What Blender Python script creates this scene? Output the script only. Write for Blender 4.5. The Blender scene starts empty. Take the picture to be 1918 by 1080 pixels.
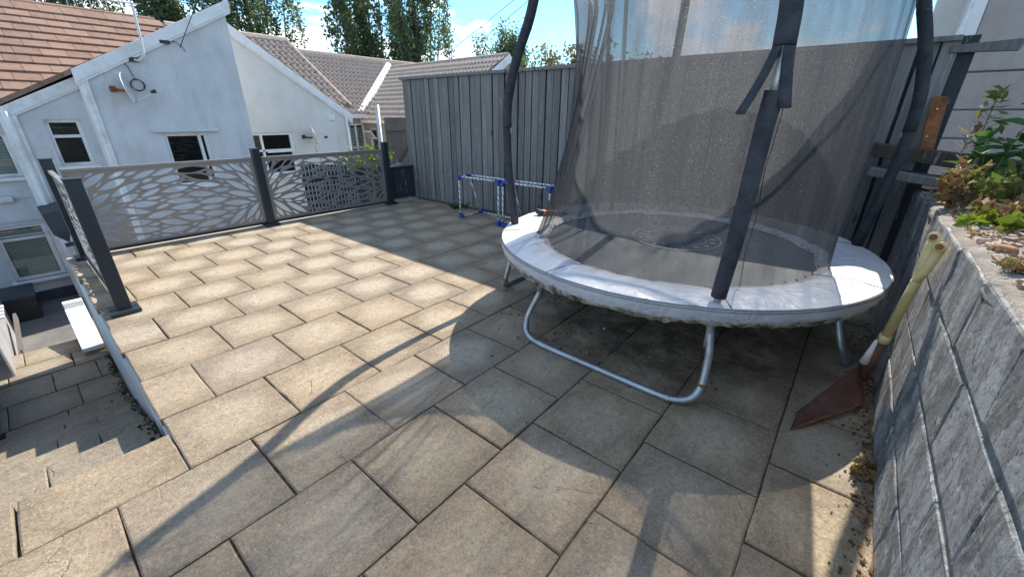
import bpy, math, random
import numpy as np
from mathutils import Vector, Matrix, noise as mnoise
R = math.radians
random.seed(7); rng = np.random.default_rng(7)
S = bpy.context.scene
COL = S.collection

# ------------------------------------------------------------------ camera
cam = bpy.data.cameras.new('camera'); cam.sensor_width = 36; cam.lens = 14.2; cam.clip_end = 1500; cam.clip_start = .03
camo = bpy.data.objects.new('camera', cam); COL.objects.link(camo); S.camera = camo
rt, up, fw = (Vector((0.76852, 0.639804, 0.005296)), Vector((-0.254933, 0.298608, 0.919697)), Vector((-0.586844, 0.708155, -0.392594)))
mw = Matrix((rt, up, -fw)).transposed().to_4x4(); mw.translation = Vector((0, 0, 1.34)); camo.matrix_world = mw

# ------------------------------------------------------------------ world, sun, exposure
LD = Vector((.13, -1.1, -1)).normalized()
EL = math.asin(-LD.z)
W = bpy.data.worlds.new('World'); S.world = W; W.use_nodes = True
wt = W.node_tree; wt.nodes.clear()
def wn(t, **k):
    n = wt.nodes.new(t)
    for a, v in k.items(): setattr(n, a, v)
    return n
sky = wn('ShaderNodeTexSky', sky_type='NISHITA', sun_disc=False, sun_elevation=EL, sun_rotation=math.atan2(-LD.x, -LD.y), altitude=50, air_density=1.0, dust_density=.0, ozone_density=2.2)
tc = wn('ShaderNodeTexCoord'); sep = wn('ShaderNodeSeparateXYZ'); wt.links.new(tc.outputs['Generated'], sep.inputs[0])
def wm(op, a, b=None, clamp=False):
    n = wn('ShaderNodeMath', operation=op, use_clamp=clamp)
    for i, v in enumerate((a, b)):
        if v is None: continue
        if isinstance(v, (int, float)): n.inputs[i].default_value = v
        else: wt.links.new(v, n.inputs[i])
    return n.outputs[0]
vm = wn('ShaderNodeVectorMath', operation='MULTIPLY_ADD'); wt.links.new(tc.outputs['Generated'], vm.inputs[0]); vm.inputs[1].default_value = (2.5, 2.5, 6.2); vm.inputs[2].default_value = (3.7, 3.1, 0.4)
cn = wn('ShaderNodeTexNoise'); cn.inputs['Scale'].default_value = 1.5; cn.inputs['Detail'].default_value = 10; cn.inputs['Roughness'].default_value = .58; cn.inputs['Distortion'].default_value = .3
wt.links.new(vm.outputs[0], cn.inputs['Vector'])
low = wm('MULTIPLY', wm('SUBTRACT', .30, sep.outputs[2], True), .16)
cr = wn('ShaderNodeValToRGB'); cr.color_ramp.elements[0].position = .525; cr.color_ramp.elements[1].position = .625
wt.links.new(wm('ADD', cn.outputs[0], low), cr.inputs[0])
cm = wn('ShaderNodeMixRGB'); wt.links.new(cr.outputs[0], cm.inputs[0])
tint = wn('ShaderNodeMixRGB', blend_type='MULTIPLY'); tint.inputs[0].default_value = 1; tint.inputs[2].default_value = (.74, 1.02, 1.09, 1)
wt.links.new(sky.outputs[0], tint.inputs[1]); wt.links.new(tint.outputs[0], cm.inputs[1]); cm.inputs[2].default_value = (8.2, 8.5, 9.2, 1)
bg = wn('ShaderNodeBackground'); bg.inputs[1].default_value = .118
wo = wn('ShaderNodeOutputWorld'); wt.links.new(cm.outputs[0], bg.inputs[0]); wt.links.new(bg.outputs[0], wo.inputs[0])
sun = bpy.data.lights.new('sun', 'SUN'); sun.energy = 4.5; sun.angle = R(.53); sun.color = (1, .93, .82)
suno = bpy.data.objects.new('sun', sun); COL.objects.link(suno); suno.rotation_euler = LD.to_track_quat('-Z', 'Y').to_euler(); suno.location = (0, 5, 20)
S.view_settings.view_transform = 'Standard'; S.view_settings.look = 'None'; S.view_settings.exposure = .98; S.view_settings.gamma = 1
S.view_settings.use_curve_mapping = False
try:
    S.cycles.max_bounces = 8; S.cycles.transparent_max_bounces = 24; S.cycles.sample_clamp_indirect = 6
except Exception: pass

# ------------------------------------------------------------------ materials
class Mat:
    def __init__(s, name):
        s.m = bpy.data.materials.new(name); s.m.use_nodes = True; s.t = s.m.node_tree; s.t.nodes.clear()
        s.o = s.n('ShaderNodeOutputMaterial')
    def n(s, t, **k):
        x = s.t.nodes.new(t)
        for a, v in k.items(): setattr(x, a, v)
        return x
    def put(s, inp, v):
        if v is None: return
        if isinstance(v, bpy.types.NodeSocket): s.t.links.new(v, inp)
        elif isinstance(v, tuple): inp.default_value = (*v, 1) if len(v) == 3 and inp.type == 'RGBA' else v
        else: inp.default_value = v
    def obj(s, rnd=True, scale=(1, 1, 1)):
        c = s.n('ShaderNodeTexCoord').outputs['Object']
        if scale != (1, 1, 1):
            m = s.n('ShaderNodeVectorMath', operation='MULTIPLY'); s.put(m.inputs[0], c); m.inputs[1].default_value = scale; c = m.outputs[0]
        if rnd:
            i = s.n('ShaderNodeObjectInfo'); m = s.n('ShaderNodeMath', operation='MULTIPLY'); s.put(m.inputs[0], i.outputs['Random']); m.inputs[1].default_value = 91.7
            a = s.n('ShaderNodeVectorMath', operation='ADD'); s.put(a.inputs[0], c); s.put(a.inputs[1], m.outputs[0]); c = a.outputs[0]
        return c
    def world(s, scale=(1, 1, 1)):
        c = s.n('ShaderNodeNewGeometry').outputs['Position']
        m = s.n('ShaderNodeVectorMath', operation='MULTIPLY'); s.put(m.inputs[0], c); m.inputs[1].default_value = scale
        return m.outputs[0]
    def rand(s): return s.n('ShaderNodeObjectInfo').outputs['Random']
    def island(s): return s.n('ShaderNodeNewGeometry').outputs['Random Per Island']
    def noise(s, v, sc, d=5, r=.55, dist=0):
        x = s.n('ShaderNodeTexNoise'); s.put(x.inputs['Vector'], v); x.inputs['Scale'].default_value = sc; x.inputs['Detail'].default_value = d
        x.inputs['Roughness'].default_value = r; x.inputs['Distortion'].default_value = dist; return x.outputs[0]
    def voro(s, v, sc, feat='DISTANCE_TO_EDGE'):
        x = s.n('ShaderNodeTexVoronoi', feature=feat); s.put(x.inputs['Vector'], v); x.inputs['Scale'].default_value = sc; return x.outputs[0]
    def wave(s, v, sc, dist=0, d='X', detail=2):
        x = s.n('ShaderNodeTexWave', bands_direction=d); s.put(x.inputs['Vector'], v); x.inputs['Scale'].default_value = sc; x.inputs['Distortion'].default_value = dist; x.inputs['Detail'].default_value = detail; return x.outputs[1]
    def math(s, op, a, b=None, clamp=False):
        x = s.n('ShaderNodeMath', operation=op, use_clamp=clamp); s.put(x.inputs[0], a); s.put(x.inputs[1], b); return x.outputs[0]
    def ramp(s, f, *st):
        x = s.n('ShaderNodeValToRGB'); e = x.color_ramp.elements
        while len(e) < len(st): e.new(.5)
        for q, (p, c) in zip(e, st):
            q.position = p; q.color = (c, c, c, 1) if isinstance(c, (int, float)) else (*c, 1)
        s.put(x.inputs[0], f); return x.outputs[0]
    def mix(s, f, a, b, bl='MIX'):
        x = s.n('ShaderNodeMixRGB', blend_type=bl); s.put(x.inputs[0], f); s.put(x.inputs[1], a); s.put(x.inputs[2], b); return x.outputs[0]
    def bump(s, h, st=.5, d=.01, nrm=None):
        x = s.n('ShaderNodeBump'); x.inputs['Strength'].default_value = st; x.inputs['Distance'].default_value = d; s.put(x.inputs['Height'], h); s.put(x.inputs['Normal'], nrm); return x.outputs[0]
    def pbr(s, c, r=.7, nrm=None, metal=0, spec=.5, **k):
        x = s.n('ShaderNodeBsdfPrincipled'); s.put(x.inputs['Base Color'], c); s.put(x.inputs['Roughness'], r); s.put(x.inputs['Normal'], nrm)
        x.inputs['Metallic'].default_value = metal; x.inputs['Specular IOR Level'].default_value = spec; return x.outputs[0]
    def shmix(s, f, a, b):
        x = s.n('ShaderNodeMixShader'); s.put(x.inputs[0], f); s.put(x.inputs[1], a); s.put(x.inputs[2], b); return x.outputs[0]
    def done(s, sh): s.t.links.new(sh, s.o.inputs[0]); return s.m

def simple(name, c, r=.6, metal=0, var=.25, sc=8, bump=0., spec=.5, dirt=None):
    b = Mat(name); v = b.obj(); n = b.noise(v, sc, 6, .6)
    col = b.mix(b.ramp(n, (.3, 0), (.7, 1)), tuple(x * (1 - var) for x in c), tuple(min(1, x * (1 + var)) for x in c))
    if dirt: col = b.mix(b.ramp(b.noise(v, sc * .6, 8, .7), (.5, 0), (.72, .8)), col, dirt)
    return b.done(b.pbr(col, r, b.bump(b.noise(v, sc * 5, 4), bump, .004) if bump else None, metal, spec))

MT = {}
def slab_mat(name, light, dark, pale, moss_shade=0):
    b = Mat(name); v = b.obj(); o = b.obj(False)
    tone = b.noise(v, 2.6, 7, .62, .4); fine = b.noise(v, 60, 4, .7); speck = b.noise(v, 190, 2, .6)
    st = b.noise(b.obj(True, (3.2, 1, 1)), 5, 8, .7, 1.1)
    col = b.mix(b.ramp(tone, (.3, 0), (.7, 1)), dark, light)
    col = b.mix(b.math('MULTIPLY', b.ramp(st, (.42, 0), (.68, 1)), .6), col, tuple(x * 1.3 for x in light)); col = b.mix(b.math('MULTIPLY', b.ramp(b.noise(v, 9, 7, .72, .6), (.5, 0), (.68, 1)), .4), col, (.19, .155, .125))
    # worn pale middle of each slab, own shape by noise
    sx = b.n('ShaderNodeSeparateXYZ'); b.put(sx.inputs[0], o)
    rr = b.math('SQRT', b.math('ADD', b.math('POWER', b.math('MULTIPLY', sx.outputs[0], 4.6), 2.), b.math('POWER', b.math('MULTIPLY', sx.outputs[1], 3.9), 2.)))
    mk = b.math('SUBTRACT', 1.25, b.math('ADD', rr, b.math('MULTIPLY', b.noise(v, 7, 6, .7), .9)), True)
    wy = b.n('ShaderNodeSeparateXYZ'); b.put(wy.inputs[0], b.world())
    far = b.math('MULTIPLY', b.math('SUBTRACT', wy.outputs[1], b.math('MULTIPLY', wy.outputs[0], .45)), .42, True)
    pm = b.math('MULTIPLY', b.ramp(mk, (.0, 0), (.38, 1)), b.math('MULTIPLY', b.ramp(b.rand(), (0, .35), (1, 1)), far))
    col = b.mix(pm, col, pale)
    col = b.mix(b.math('MULTIPLY', b.ramp(fine, (.35, 0), (.65, 1)), .3), col, tuple(x * .6 for x in dark))
    col = b.mix(b.math('MULTIPLY', b.ramp(speck, (.6, 0), (.75, 1)), .22), col, (.5, .45, .38))
    col = b.mix(b.math('MULTIPLY', b.rand(), .42), col, (.225, .19, .165)); rn2 = b.math('FRACT', b.math('MULTIPLY', b.rand(), 17.3)); col = b.mix(b.math('MULTIPLY', b.ramp(rn2, (.55, 0), (1, 1)), .3), col, (.40, .30, .20)); edge = b.math('MAXIMUM', b.math('ABSOLUTE', sx.outputs[0]), b.math('ABSOLUTE', sx.outputs[1])); col = b.mix(b.math('MULTIPLY', b.ramp(b.math('ADD', edge, b.math('MULTIPLY', b.noise(v, 11, 6, .7), .09)), (.215, 0), (.285, 1)), .28), col, (.15, .12, .09))
    grit = b.noise(v, 95, 5, .8); gr2 = b.noise(v, 28, 6, .78, .5)
    col = b.mix(b.math('MULTIPLY', b.ramp(grit, (.53, 0), (.64, 1)), .38), col, (.56, .49, .38))
    col = b.mix(b.math('MULTIPLY', b.ramp(grit, (.37, 1), (.46, 0)), .42), col, (.10, .078, .055))
    col = b.mix(b.math('MULTIPLY', b.ramp(gr2, (.35, 1), (.46, 0)), .55), col, (.15, .118, .085))
    # riven cracks
    wv = b.n('ShaderNodeVectorMath', operation='ADD'); b.put(wv.inputs[0], v)
    nv = b.n('ShaderNodeTexNoise'); b.put(nv.inputs['Vector'], v); nv.inputs['Scale'].default_value = 6; nv.inputs['Detail'].default_value = 6
    ms = b.n('ShaderNodeVectorMath', operation='SCALE'); b.put(ms.inputs[0], nv.outputs[1]); ms.inputs['Scale'].default_value = .13; b.put(wv.inputs[1], ms.outputs[0])
    cr = b.voro(wv.outputs[0], 2.7); crk = b.math('MULTIPLY', b.ramp(cr, (0, 1), (.010, 0)), b.ramp(b.noise(v, 2.6, 3), (.56, 0), (.63, 1)))
    col = b.mix(b.math('MULTIPLY', crk, .1), col, (.1, .075, .055))
    # stains in the sheltered strip under the trampoline and along the wall (dirt of the place)
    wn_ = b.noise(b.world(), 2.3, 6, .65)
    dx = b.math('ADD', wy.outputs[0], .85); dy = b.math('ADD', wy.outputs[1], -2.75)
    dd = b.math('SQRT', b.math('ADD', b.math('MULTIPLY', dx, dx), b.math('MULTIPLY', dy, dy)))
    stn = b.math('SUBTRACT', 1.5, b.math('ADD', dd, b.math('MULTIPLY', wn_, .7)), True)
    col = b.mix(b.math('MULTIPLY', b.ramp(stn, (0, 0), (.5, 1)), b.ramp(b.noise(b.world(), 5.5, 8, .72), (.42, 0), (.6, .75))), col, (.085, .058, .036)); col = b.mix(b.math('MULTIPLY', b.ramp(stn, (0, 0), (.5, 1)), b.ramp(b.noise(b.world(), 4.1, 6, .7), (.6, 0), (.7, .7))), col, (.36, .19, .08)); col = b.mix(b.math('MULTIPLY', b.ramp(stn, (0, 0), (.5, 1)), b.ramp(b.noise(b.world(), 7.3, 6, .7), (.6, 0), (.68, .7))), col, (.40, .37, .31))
    if moss_shade:  # moss near the wall, plus shade of the lower treads put into the colour
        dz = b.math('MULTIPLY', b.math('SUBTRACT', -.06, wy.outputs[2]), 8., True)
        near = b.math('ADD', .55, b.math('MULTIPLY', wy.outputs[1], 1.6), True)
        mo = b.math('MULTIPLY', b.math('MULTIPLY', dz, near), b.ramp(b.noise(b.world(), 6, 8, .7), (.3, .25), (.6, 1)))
        col = b.mix(b.math('MULTIPLY', mo, moss_shade), col, (.06, .052, .035))
    h = b.math('ADD', b.math('MULTIPLY', tone, .5), b.math('ADD', b.math('MULTIPLY', st, .9), b.math('ADD', b.math('MULTIPLY', grit, .22), b.math('MULTIPLY', gr2, .5))))
    nrm = b.bump(b.math('SUBTRACT', h, b.math('MULTIPLY', crk, .3)), .9, .016)
    return b.done(b.pbr(col, b.ramp(fine, (.3, .72), (.7, .95)), nrm, 0, .35))
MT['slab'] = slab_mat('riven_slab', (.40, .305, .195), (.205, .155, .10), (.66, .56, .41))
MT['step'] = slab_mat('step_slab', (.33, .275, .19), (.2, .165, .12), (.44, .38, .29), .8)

b = Mat('joint_dirt'); v = b.world(); n = b.noise(v, 40, 6, .7)
MT['joint'] = b.done(b.pbr(b.ramp(n, (.32, (.03, .02, .013)), (.52, (.11, .07, .042)), (.68, (.20, .155, .11)), (.8, (.10, .10, .04))), .95, b.bump(n, .8, .01)))
b = Mat('soil'); v = b.world(); n = b.noise(v, 22, 8, .75); n2 = b.noise(v, 4, 5)
MT['soil'] = b.done(b.pbr(b.mix(b.ramp(n2, (.4, 0), (.65, 1)), b.ramp(n, (.3, (.06, .045, .035)), (.7, (.2, .155, .115))), b.ramp(n, (.3, (.16, .13, .1)), (.7, (.36, .31, .26)))), .95, b.bump(n, 1, .03)))
b = Mat('concrete_ground'); v = b.world(); n = b.noise(v, 3, 8, .6)
MT['ground'] = b.done(b.pbr(b.ramp(n, (.3, (.11, .105, .10)), (.7, (.2, .19, .18))), .9, b.bump(b.noise(v, 50, 4), .4, .01)))

# render (painted house walls)
def render_mat(name, c, dirty, amt=.5, sc=1.0, bs=.35):
    b = Mat(name); v = b.world(); n = b.noise(v, 1.3 * sc, 8, .65); st = b.noise(b.world((3, 3, .45)), 2.2 * sc, 7, .7)
    col = b.mix(b.math('MULTIPLY', b.ramp(n, (.42, 0), (.72, 1)), amt), c, dirty)
    col = b.mix(b.math('MULTIPLY', b.ramp(st, (.5, 0), (.75, 1)), amt * .45), col, tuple(x * .75 for x in dirty))
    spots = b.noise(v, 9, 6, .75)
    col = b.mix(b.math('MULTIPLY', b.ramp(spots, (.62, 0), (.72, 1)), amt * .6), col, tuple(x * .45 for x in dirty))
    cv = b.n('ShaderNodeVectorMath', operation='ADD'); b.put(cv.inputs[0], v)
    nv = b.n('ShaderNodeTexNoise'); b.put(nv.inputs['Vector'], v); nv.inputs['Scale'].default_value = 3; nv.inputs['Detail'].default_value = 5
    sc_ = b.n('ShaderNodeVectorMath', operation='SCALE'); b.put(sc_.inputs[0], nv.outputs[1]); sc_.inputs['Scale'].default_value = .7; b.put(cv.inputs[1], sc_.outputs[0])
    ck = b.math('MULTIPLY', b.ramp(b.voro(cv.outputs[0], .55), (0, 1), (.006, 0)), b.ramp(b.noise(v, 1.1, 2), (.57, 0), (.64, 1)))
    col = b.mix(b.math('MULTIPLY', ck, .3), col, tuple(x * .3 for x in dirty))
    return b.done(b.pbr(col, .88, b.bump(b.math('ADD', b.noise(v, 70, 4, .6), b.math('MULTIPLY', n, 2)), bs, .008), 0, .3))
MT['render_white'] = render_mat('white_render', (.60, .62, .64), (.38, .38, .38), .68)
MT['render_cream'] = render_mat('cream_render', (.68, .665, .63), (.46, .44, .40), .5)
MT['render_beige'] = render_mat('beige_render', (.36, .31, .27), (.24, .2, .17), .5)
MT['render_pink'] = render_mat('old_pinkish_render', (.44, .385, .36), (.30, .25, .225), .75, .8, .7)
MT['render_grey'] = render_mat('grey_render', (.32, .32, .33), (.18, .17, .16), .7, 1.5, .6)
MT['kerb'] = render_mat('pale_kerb', (.5, .46, .4), (.32, .28, .24), .5, 4)
MT['upvc'] = simple('white_plastic', (.74, .75, .76), .35, 0, .05, 5, dirt=(.45, .44, .4))
MT['paint_white'] = simple('white_paint', (.80, .80, .79), .6, 0, .04, 6, .2)
MT['dark'] = simple('anthracite_metal', (.028, .038, .05), .42, .3, .15, 6)
MT['bin'] = simple('black_plastic', (.02, .022, .026), .45, 0, .2)
MT['plinth'] = simple('dark_plinth', (.045, .05, .06), .8, 0, .3, 4, .4)
MT['steel'] = simple('galvanised_steel', (.42, .46, .5), .42, .75, .18, 14, .1, dirt=(.20, .19, .18))
MT['rust'] = simple('rust', (.23, .085, .035), .9, 0, .5, 16, .6, dirt=(.42, .2, .07))
MT['foam'] = simple('foam_sleeve', (.036, .040, .050), .8, 0, .4, 14, .9, .3, dirt=(.075, .075, .078))
MT['blue'] = simple('blue_plastic', (.02, .07, .33), .4, 0, .1)
MT['orange'] = simple('orange_plastic', (.75, .19, .05), .45, 0, .15)
MT['wire'] = simple('cable', (.03, .03, .035), .6, 0, .1)
MT['cream'] = simple('cream_fibreglass', (.66, .53, .25), .42, 0, .13, 7, dirt=(.42, .30, .10))
MT['maroon'] = simple('maroon_paint', (.10, .038, .028), .6, 0, .35, 20, .4, dirt=(.15, .07, .04))
MT['brick'] = simple('old_brick', (.36, .23, .14), .9, 0, .4, 14, .7)
MT['stone'] = simple('rubble_stone', (.38, .3, .26), .9, 0, .35, 12, .7)
MT['brickbit'] = simple('broken_brick', (.30, .135, .08), .9, 0, .35, 12, .7)
MT['hub'] = simple('dish_grey', (.55, .56, .57), .4, .2, .1)
MT['blind'] = simple('blind_slat', (.62, .62, .6), .6, 0, .06)

# deco panel metal
b = Mat('bronze_grey_panel'); v = b.obj(); n = b.noise(v, 5, 4)
MT['panel'] = b.done(b.pbr(b.ramp(n, (.3, (.235, .228, .22)), (.7, (.285, .275, .265))), .5, b.bump(b.noise(v, 300, 2), .15, .002), .25))

# weathered boards
def board_mat(name, a, c, d):
    b = Mat(name); v = b.obj(True, (1, 1, .12)); g = b.noise(b.obj(True, (22, 22, .5)), 3.4, 8, .7, .8); n = b.noise(v, 5, 6, .6)
    col = b.mix(b.ramp(g, (.3, 0), (.72, 1)), a, c); col = b.mix(b.math('MULTIPLY', b.ramp(n, (.45, 0), (.7, 1)), .6), col, d)
    kn = b.voro(b.obj(True, (7, 7, 2.2)), 1., 'F1'); kk = b.ramp(kn, (.05, 1), (.15, 0))
    col = b.mix(b.math('MULTIPLY', kk, .85), col, (.03, .025, .022))
    col = b.mix(b.math('MULTIPLY', b.rand(), .6), col, tuple(x * .9 for x in a))
    wh = b.math('MULTIPLY', b.ramp(b.noise(b.obj(True, (9, 9, 1.3)), 3, 6, .7), (.6, 0), (.68, 1)), .55)
    col = b.mix(wh, col, (.42, .43, .44))
    return b.done(b.pbr(col, .85, b.bump(b.math('SUBTRACT', g, kk), .6, .006), 0, .3))
MT['board'] = board_mat('weathered_board', (.10, .098, .10), (.37, .36, .35), (.25, .225, .205))
MT['board_dark'] = board_mat('dark_board', (.03, .036, .044), (.065, .074, .085), (.04, .045, .05))
MT['board_brown'] = board_mat('brown_board', (.10, .085, .075), (.2, .175, .155), (.13, .11, .1))
MT['sleeper'] = board_mat('sleeper_wood', (.05, .04, .032), (.14, .115, .09), (.09, .065, .045))

# retaining wall: blocks under a worn skin of render, streaked from the top
def wall_skin(name, k):
    b = Mat(name); v = b.world()
    n1 = b.noise(v, 3.0, 9, .7, .8); st = b.noise(b.world((1, 3.2, .95)), 2.1, 9, .72, 1.0); s2 = b.noise(b.world((1, 6, 1.7)), 2.3, 8, .7, .8); n3 = b.noise(v, 42, 6, .78)
    col = b.mix(b.ramp(n1, (.36, 0), (.64, 1)), (.12, .12, .122), (.31, .312, .315))
    col = b.mix(b.math('MULTIPLY', b.ramp(st, (.42, 0), (.60, 1)), .85), col, (.56, .575, .59))
    col = b.mix(b.math('MULTIPLY', b.ramp(s2, (.52, 0), (.66, 1)), .8), col, (.075, .075, .08))
    col = b.mix(b.math('MULTIPLY', b.ramp(b.noise(v, 2.3, 6, .68), (.53, 0), (.68, 1)), .7), col, (.20, .155, .11))
    col = b.mix(b.math('MULTIPLY', b.ramp(b.noise(v, 17, 7, .75), (.55, 0), (.64, 1)), .8), col, (.64, .65, .655))
    col = b.mix(b.ramp(n3, (.36, .8), (.48, 0)), col, (.05, .05, .052))
    if k != 1: col = b.mix(.45, col, k)
    nrm = b.bump(b.math('ADD', b.math('MULTIPLY', n1, 1.3), b.math('ADD', b.math('MULTIPLY', s2, .9), b.math('MULTIPLY', n3, .9))), 1, .02)
    return b.done(b.pbr(col, .8, nrm, 0, .45))
MT['block'] = wall_skin('wall_block', 1); MT['mortar'] = wall_skin('mortar', (.24, .235, .23))
b = Mat('coping'); v = b.world(); n = b.noise(v, 7, 8, .7); n2 = b.noise(v, 60, 5, .7)
MT['coping'] = b.done(b.pbr(b.mix(b.ramp(n2, (.35, .5), (.55, 0)), b.ramp(n, (.3, (.25, .21, .18)), (.6, (.5, .45, .4)), (.75, (.6, .56, .51))), (.12, .1, .08)), .95, b.bump(b.math('ADD', n, n2), 1, .025)))

# roof tiles
def tile_mat(name, a, c):
    b = Mat(name); v = b.obj(); n = b.noise(v, 9, 6, .65)
    col = b.mix(b.ramp(n, (.3, 0), (.7, 1)), a, c); col = b.mix(b.math('MULTIPLY', b.rand(), .5), col, tuple(x * 1.25 for x in c))
    col = b.mix(b.ramp(b.noise(v, 3, 5), (.6, 0), (.75, .5)), col, tuple(x * .45 for x in a))
    return b.done(b.pbr(col, .85, b.bump(b.noise(v, 60, 3), .4, .004), 0, .3))
MT['tile_brown'] = tile_mat('brown_tile', (.165, .098, .072), (.255, .165, .125))
MT['tile_grey'] = tile_mat('grey_brown_tile', (.20, .165, .14), (.39, .33, .285))

# glass of house windows: dark, reflecting
b = Mat('window_glass'); v = b.world(); n = b.noise(v, 1.2, 3)
gl = b.n('ShaderNodeBsdfGlossy'); gl.inputs['Roughness'].default_value = .03; gl.inputs['Color'].default_value = (.8, .85, .85, 1)
b.put(gl.inputs['Normal'], b.bump(n, .06, .02))
tr = b.n('ShaderNodeBsdfTransparent'); tr.inputs[0].default_value = (.85, .9, .89, 1)
fr = b.n('ShaderNodeFresnel'); fr.inputs[0].default_value = 1.5
MT['glass'] = b.done(b.shmix(b.math('ADD', b.math('MULTIPLY', fr.outputs[0], .75), .02), tr.outputs[0], gl.outputs[0]))
MT['room'] = simple('dark_room', (.014, .016, .016), .9, 0, .4, 2)

# trampoline
b = Mat('pad_vinyl'); v = b.obj(False); n = b.noise(v, 6, 7, .65); w = b.noise(b.obj(False), 13, 5, .6, 1.2)
col = b.mix(b.ramp(n, (.35, 0), (.75, .5)), (.73, .72, .73), (.55, .54, .55)); col = b.mix(b.ramp(b.noise(v, 40, 5, .7), (.6, 0), (.75, .35)), col, (.32, .29, .26))
MT['pad'] = b.done(b.pbr(col, .42, b.bump(b.math('ADD', b.math('MULTIPLY', w, .7), b.noise(b.obj(False, (1, 1, 1)), 2.4, 3, .5, 2.5)), .45, .03), 0, .4))
b = Mat('skirt_vinyl'); v = b.obj(False); n = b.noise(v, 9, 8, .7); sz = b.n('ShaderNodeSeparateXYZ'); b.put(sz.inputs[0], b.obj(False))
lowm = b.math('MULTIPLY', b.math('SUBTRACT', .535, sz.outputs[2]), 9., True)
col = b.mix(b.ramp(b.noise(v, 3, 4), (.3, 0), (.7, 1)), (.50, .51, .55), (.62, .62, .65))
nb_ = b.noise(b.obj(False, (1, 1, 2.6)), 15, 8, .75, .6); msk = b.ramp(b.math('ADD', b.math('MULTIPLY', lowm, .62), b.math('ADD', b.math('MULTIPLY', n, .45), b.math('MULTIPLY', nb_, .55))), (.80, 0), (.93, 1))
col = b.mix(msk, col, b.ramp(b.noise(v, 14, 6, .7), (.38, (.03, .024, .018)), (.47, (.20, .165, .115)), (.6, (.46, .44, .40))))
col = b.mix(b.math('MULTIPLY', msk, b.ramp(b.noise(v, 2.2, 3), (.58, 0), (.7, .7))), col, (.11, .115, .025))
MT['skirt'] = b.done(b.pbr(col, .6, b.bump(b.math('ADD', n, b.noise(v, 28, 5, .7)), 1, .02), 0, .4))
b = Mat('jump_mat'); v = b.obj(False); n = b.noise(v, 5, 6, .6); wv = b.wave(v, 55, .6, 'Y')
MT['matfab'] = b.done(b.pbr(b.mix(b.ramp(n, (.3, 0), (.7, 1)), (.155, .18, .205), (.215, .245, .27)), .48, b.bump(wv, .35, .004), 0, .6))
MT['print'] = simple('white_print', (.74, .75, .76), .6, 0, .2, 30)
MT['seam'] = simple('dark_seam', (.12, .12, .13), .7)
def net_mat(name, cover):
    b = Mat(name); v = b.obj(False); uvx = b.obj(False, (1, 1, 1))
    n = b.noise(b.obj(False, (60, 60, 200)), 2.1, 3, .6); fold = b.noise(b.obj(False, (1, 1, .15)), 9, 4, .6)
    col = b.mix(n, (.025, .027, .030), (.06, .062, .066))
    nb = b.bump(b.noise(b.obj(False, (130, 130, 330)), 1., 2, .7), 1., .02)
    pr = b.pbr(col, .30, nb, 0, .75)
    tl = b.n('ShaderNodeBsdfTranslucent'); gn = b.noise(b.obj(False, (130, 130, 300)), 1.3, 2, .7)
    tl.inputs[0].default_value = (.10, .098, .095, 1); b.put(tl.inputs[0], b.ramp(gn, (.5, (.082, .088, .098)), (.64, (.15, .158, .172)), (.80, (.75, .75, .74))))
    th = b.shmix(.70, pr, tl.outputs[0])
    tp = b.n('ShaderNodeBsdfTransparent'); tp.inputs[0].default_value = (1, 1, 1, 1)
    row = b.wave(b.obj(False), 62, 1.2, 'Z', 1)
    cov = b.math('ADD', cover, b.math('ADD', b.math('MULTIPLY', b.math('SUBTRACT', fold, .5), .5), b.math('MULTIPLY', b.math('SUBTRACT', row, .5), .10)), True)
    return b.done(b.shmix(cov, tp.outputs[0], th))
MT['net'] = net_mat('enclosure_net', .64)
MT['net_strap'] = net_mat('net_strap', .85)
b = Mat('goal_tube'); v = b.obj(False); w1 = b.wave(b.obj(False, (1, 1, 1)), 9, 5., 'DIAGONAL', 1)
MT['goal'] = b.done(b.pbr(b.mix(b.ramp(w1, (.84, 0), (.9, 1)), (.72, .74, .76), (.05, .05, .06)), .4))

# foliage
def leaf_mat(name, *cols, tr=.4):
    b = Mat(name); i = b.island(); n = b.noise(b.world(), .7, 3)
    st = [(k / max(1, len(cols) - 1), c) for k, c in enumerate(cols)]
    col = b.mix(b.math('MULTIPLY', b.ramp(n, (.35, 0), (.65, 1)), .4), b.ramp(i, *st), tuple(x * .6 for x in cols[0]))
    p = b.pbr(col, .62, None, 0, .25); t = b.n('ShaderNodeBsdfTranslucent'); b.put(t.inputs[0], b.mix(.5, col, (.12, .2, .03)))
    return b.done(b.shmix(tr, p, t.outputs[0]))
MT['leaf'] = leaf_mat('poplar_leaf', (.075, .12, .06), (.14, .19, .10), (.25, .30, .19), tr=.45)
MT['leaf_red'] = leaf_mat('red_shrub_leaf', (.07, .12, .03), (.30, .10, .06), (.45, .2, .12), (.12, .17, .04))
MT['leaf_broad'] = leaf_mat('broad_leaf', (.035, .12, .03), (.07, .19, .045), tr=.4)
MT['leaf_yellow'] = leaf_mat('yellow_green_leaf', (.14, .26, .02), (.3, .33, .03), (.2, .3, .03))
MT['leaf_dry'] = leaf_mat('dry_leaf', (.26, .16, .07), (.42, .27, .10), (.30, .09, .06), (.45, .38, .26), tr=.25)
MT['grass_w'] = leaf_mat('weed', (.10, .16, .04), (.2, .22, .06), (.3, .16, .06))
MT['moss'] = leaf_mat('moss_dirt', (.018, .015, .012), (.045, .035, .02), (.05, .06, .012), tr=.05)
MT['bark'] = simple('bark', (.10, .085, .07), .9, 0, .4, 8, .6)
MT['stem'] = simple('plant_stem', (.2, .19, .09), .7, 0, .3)
MT['twig'] = simple('dry_twig', (.38, .32, .26), .85, 0, .3)

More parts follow.
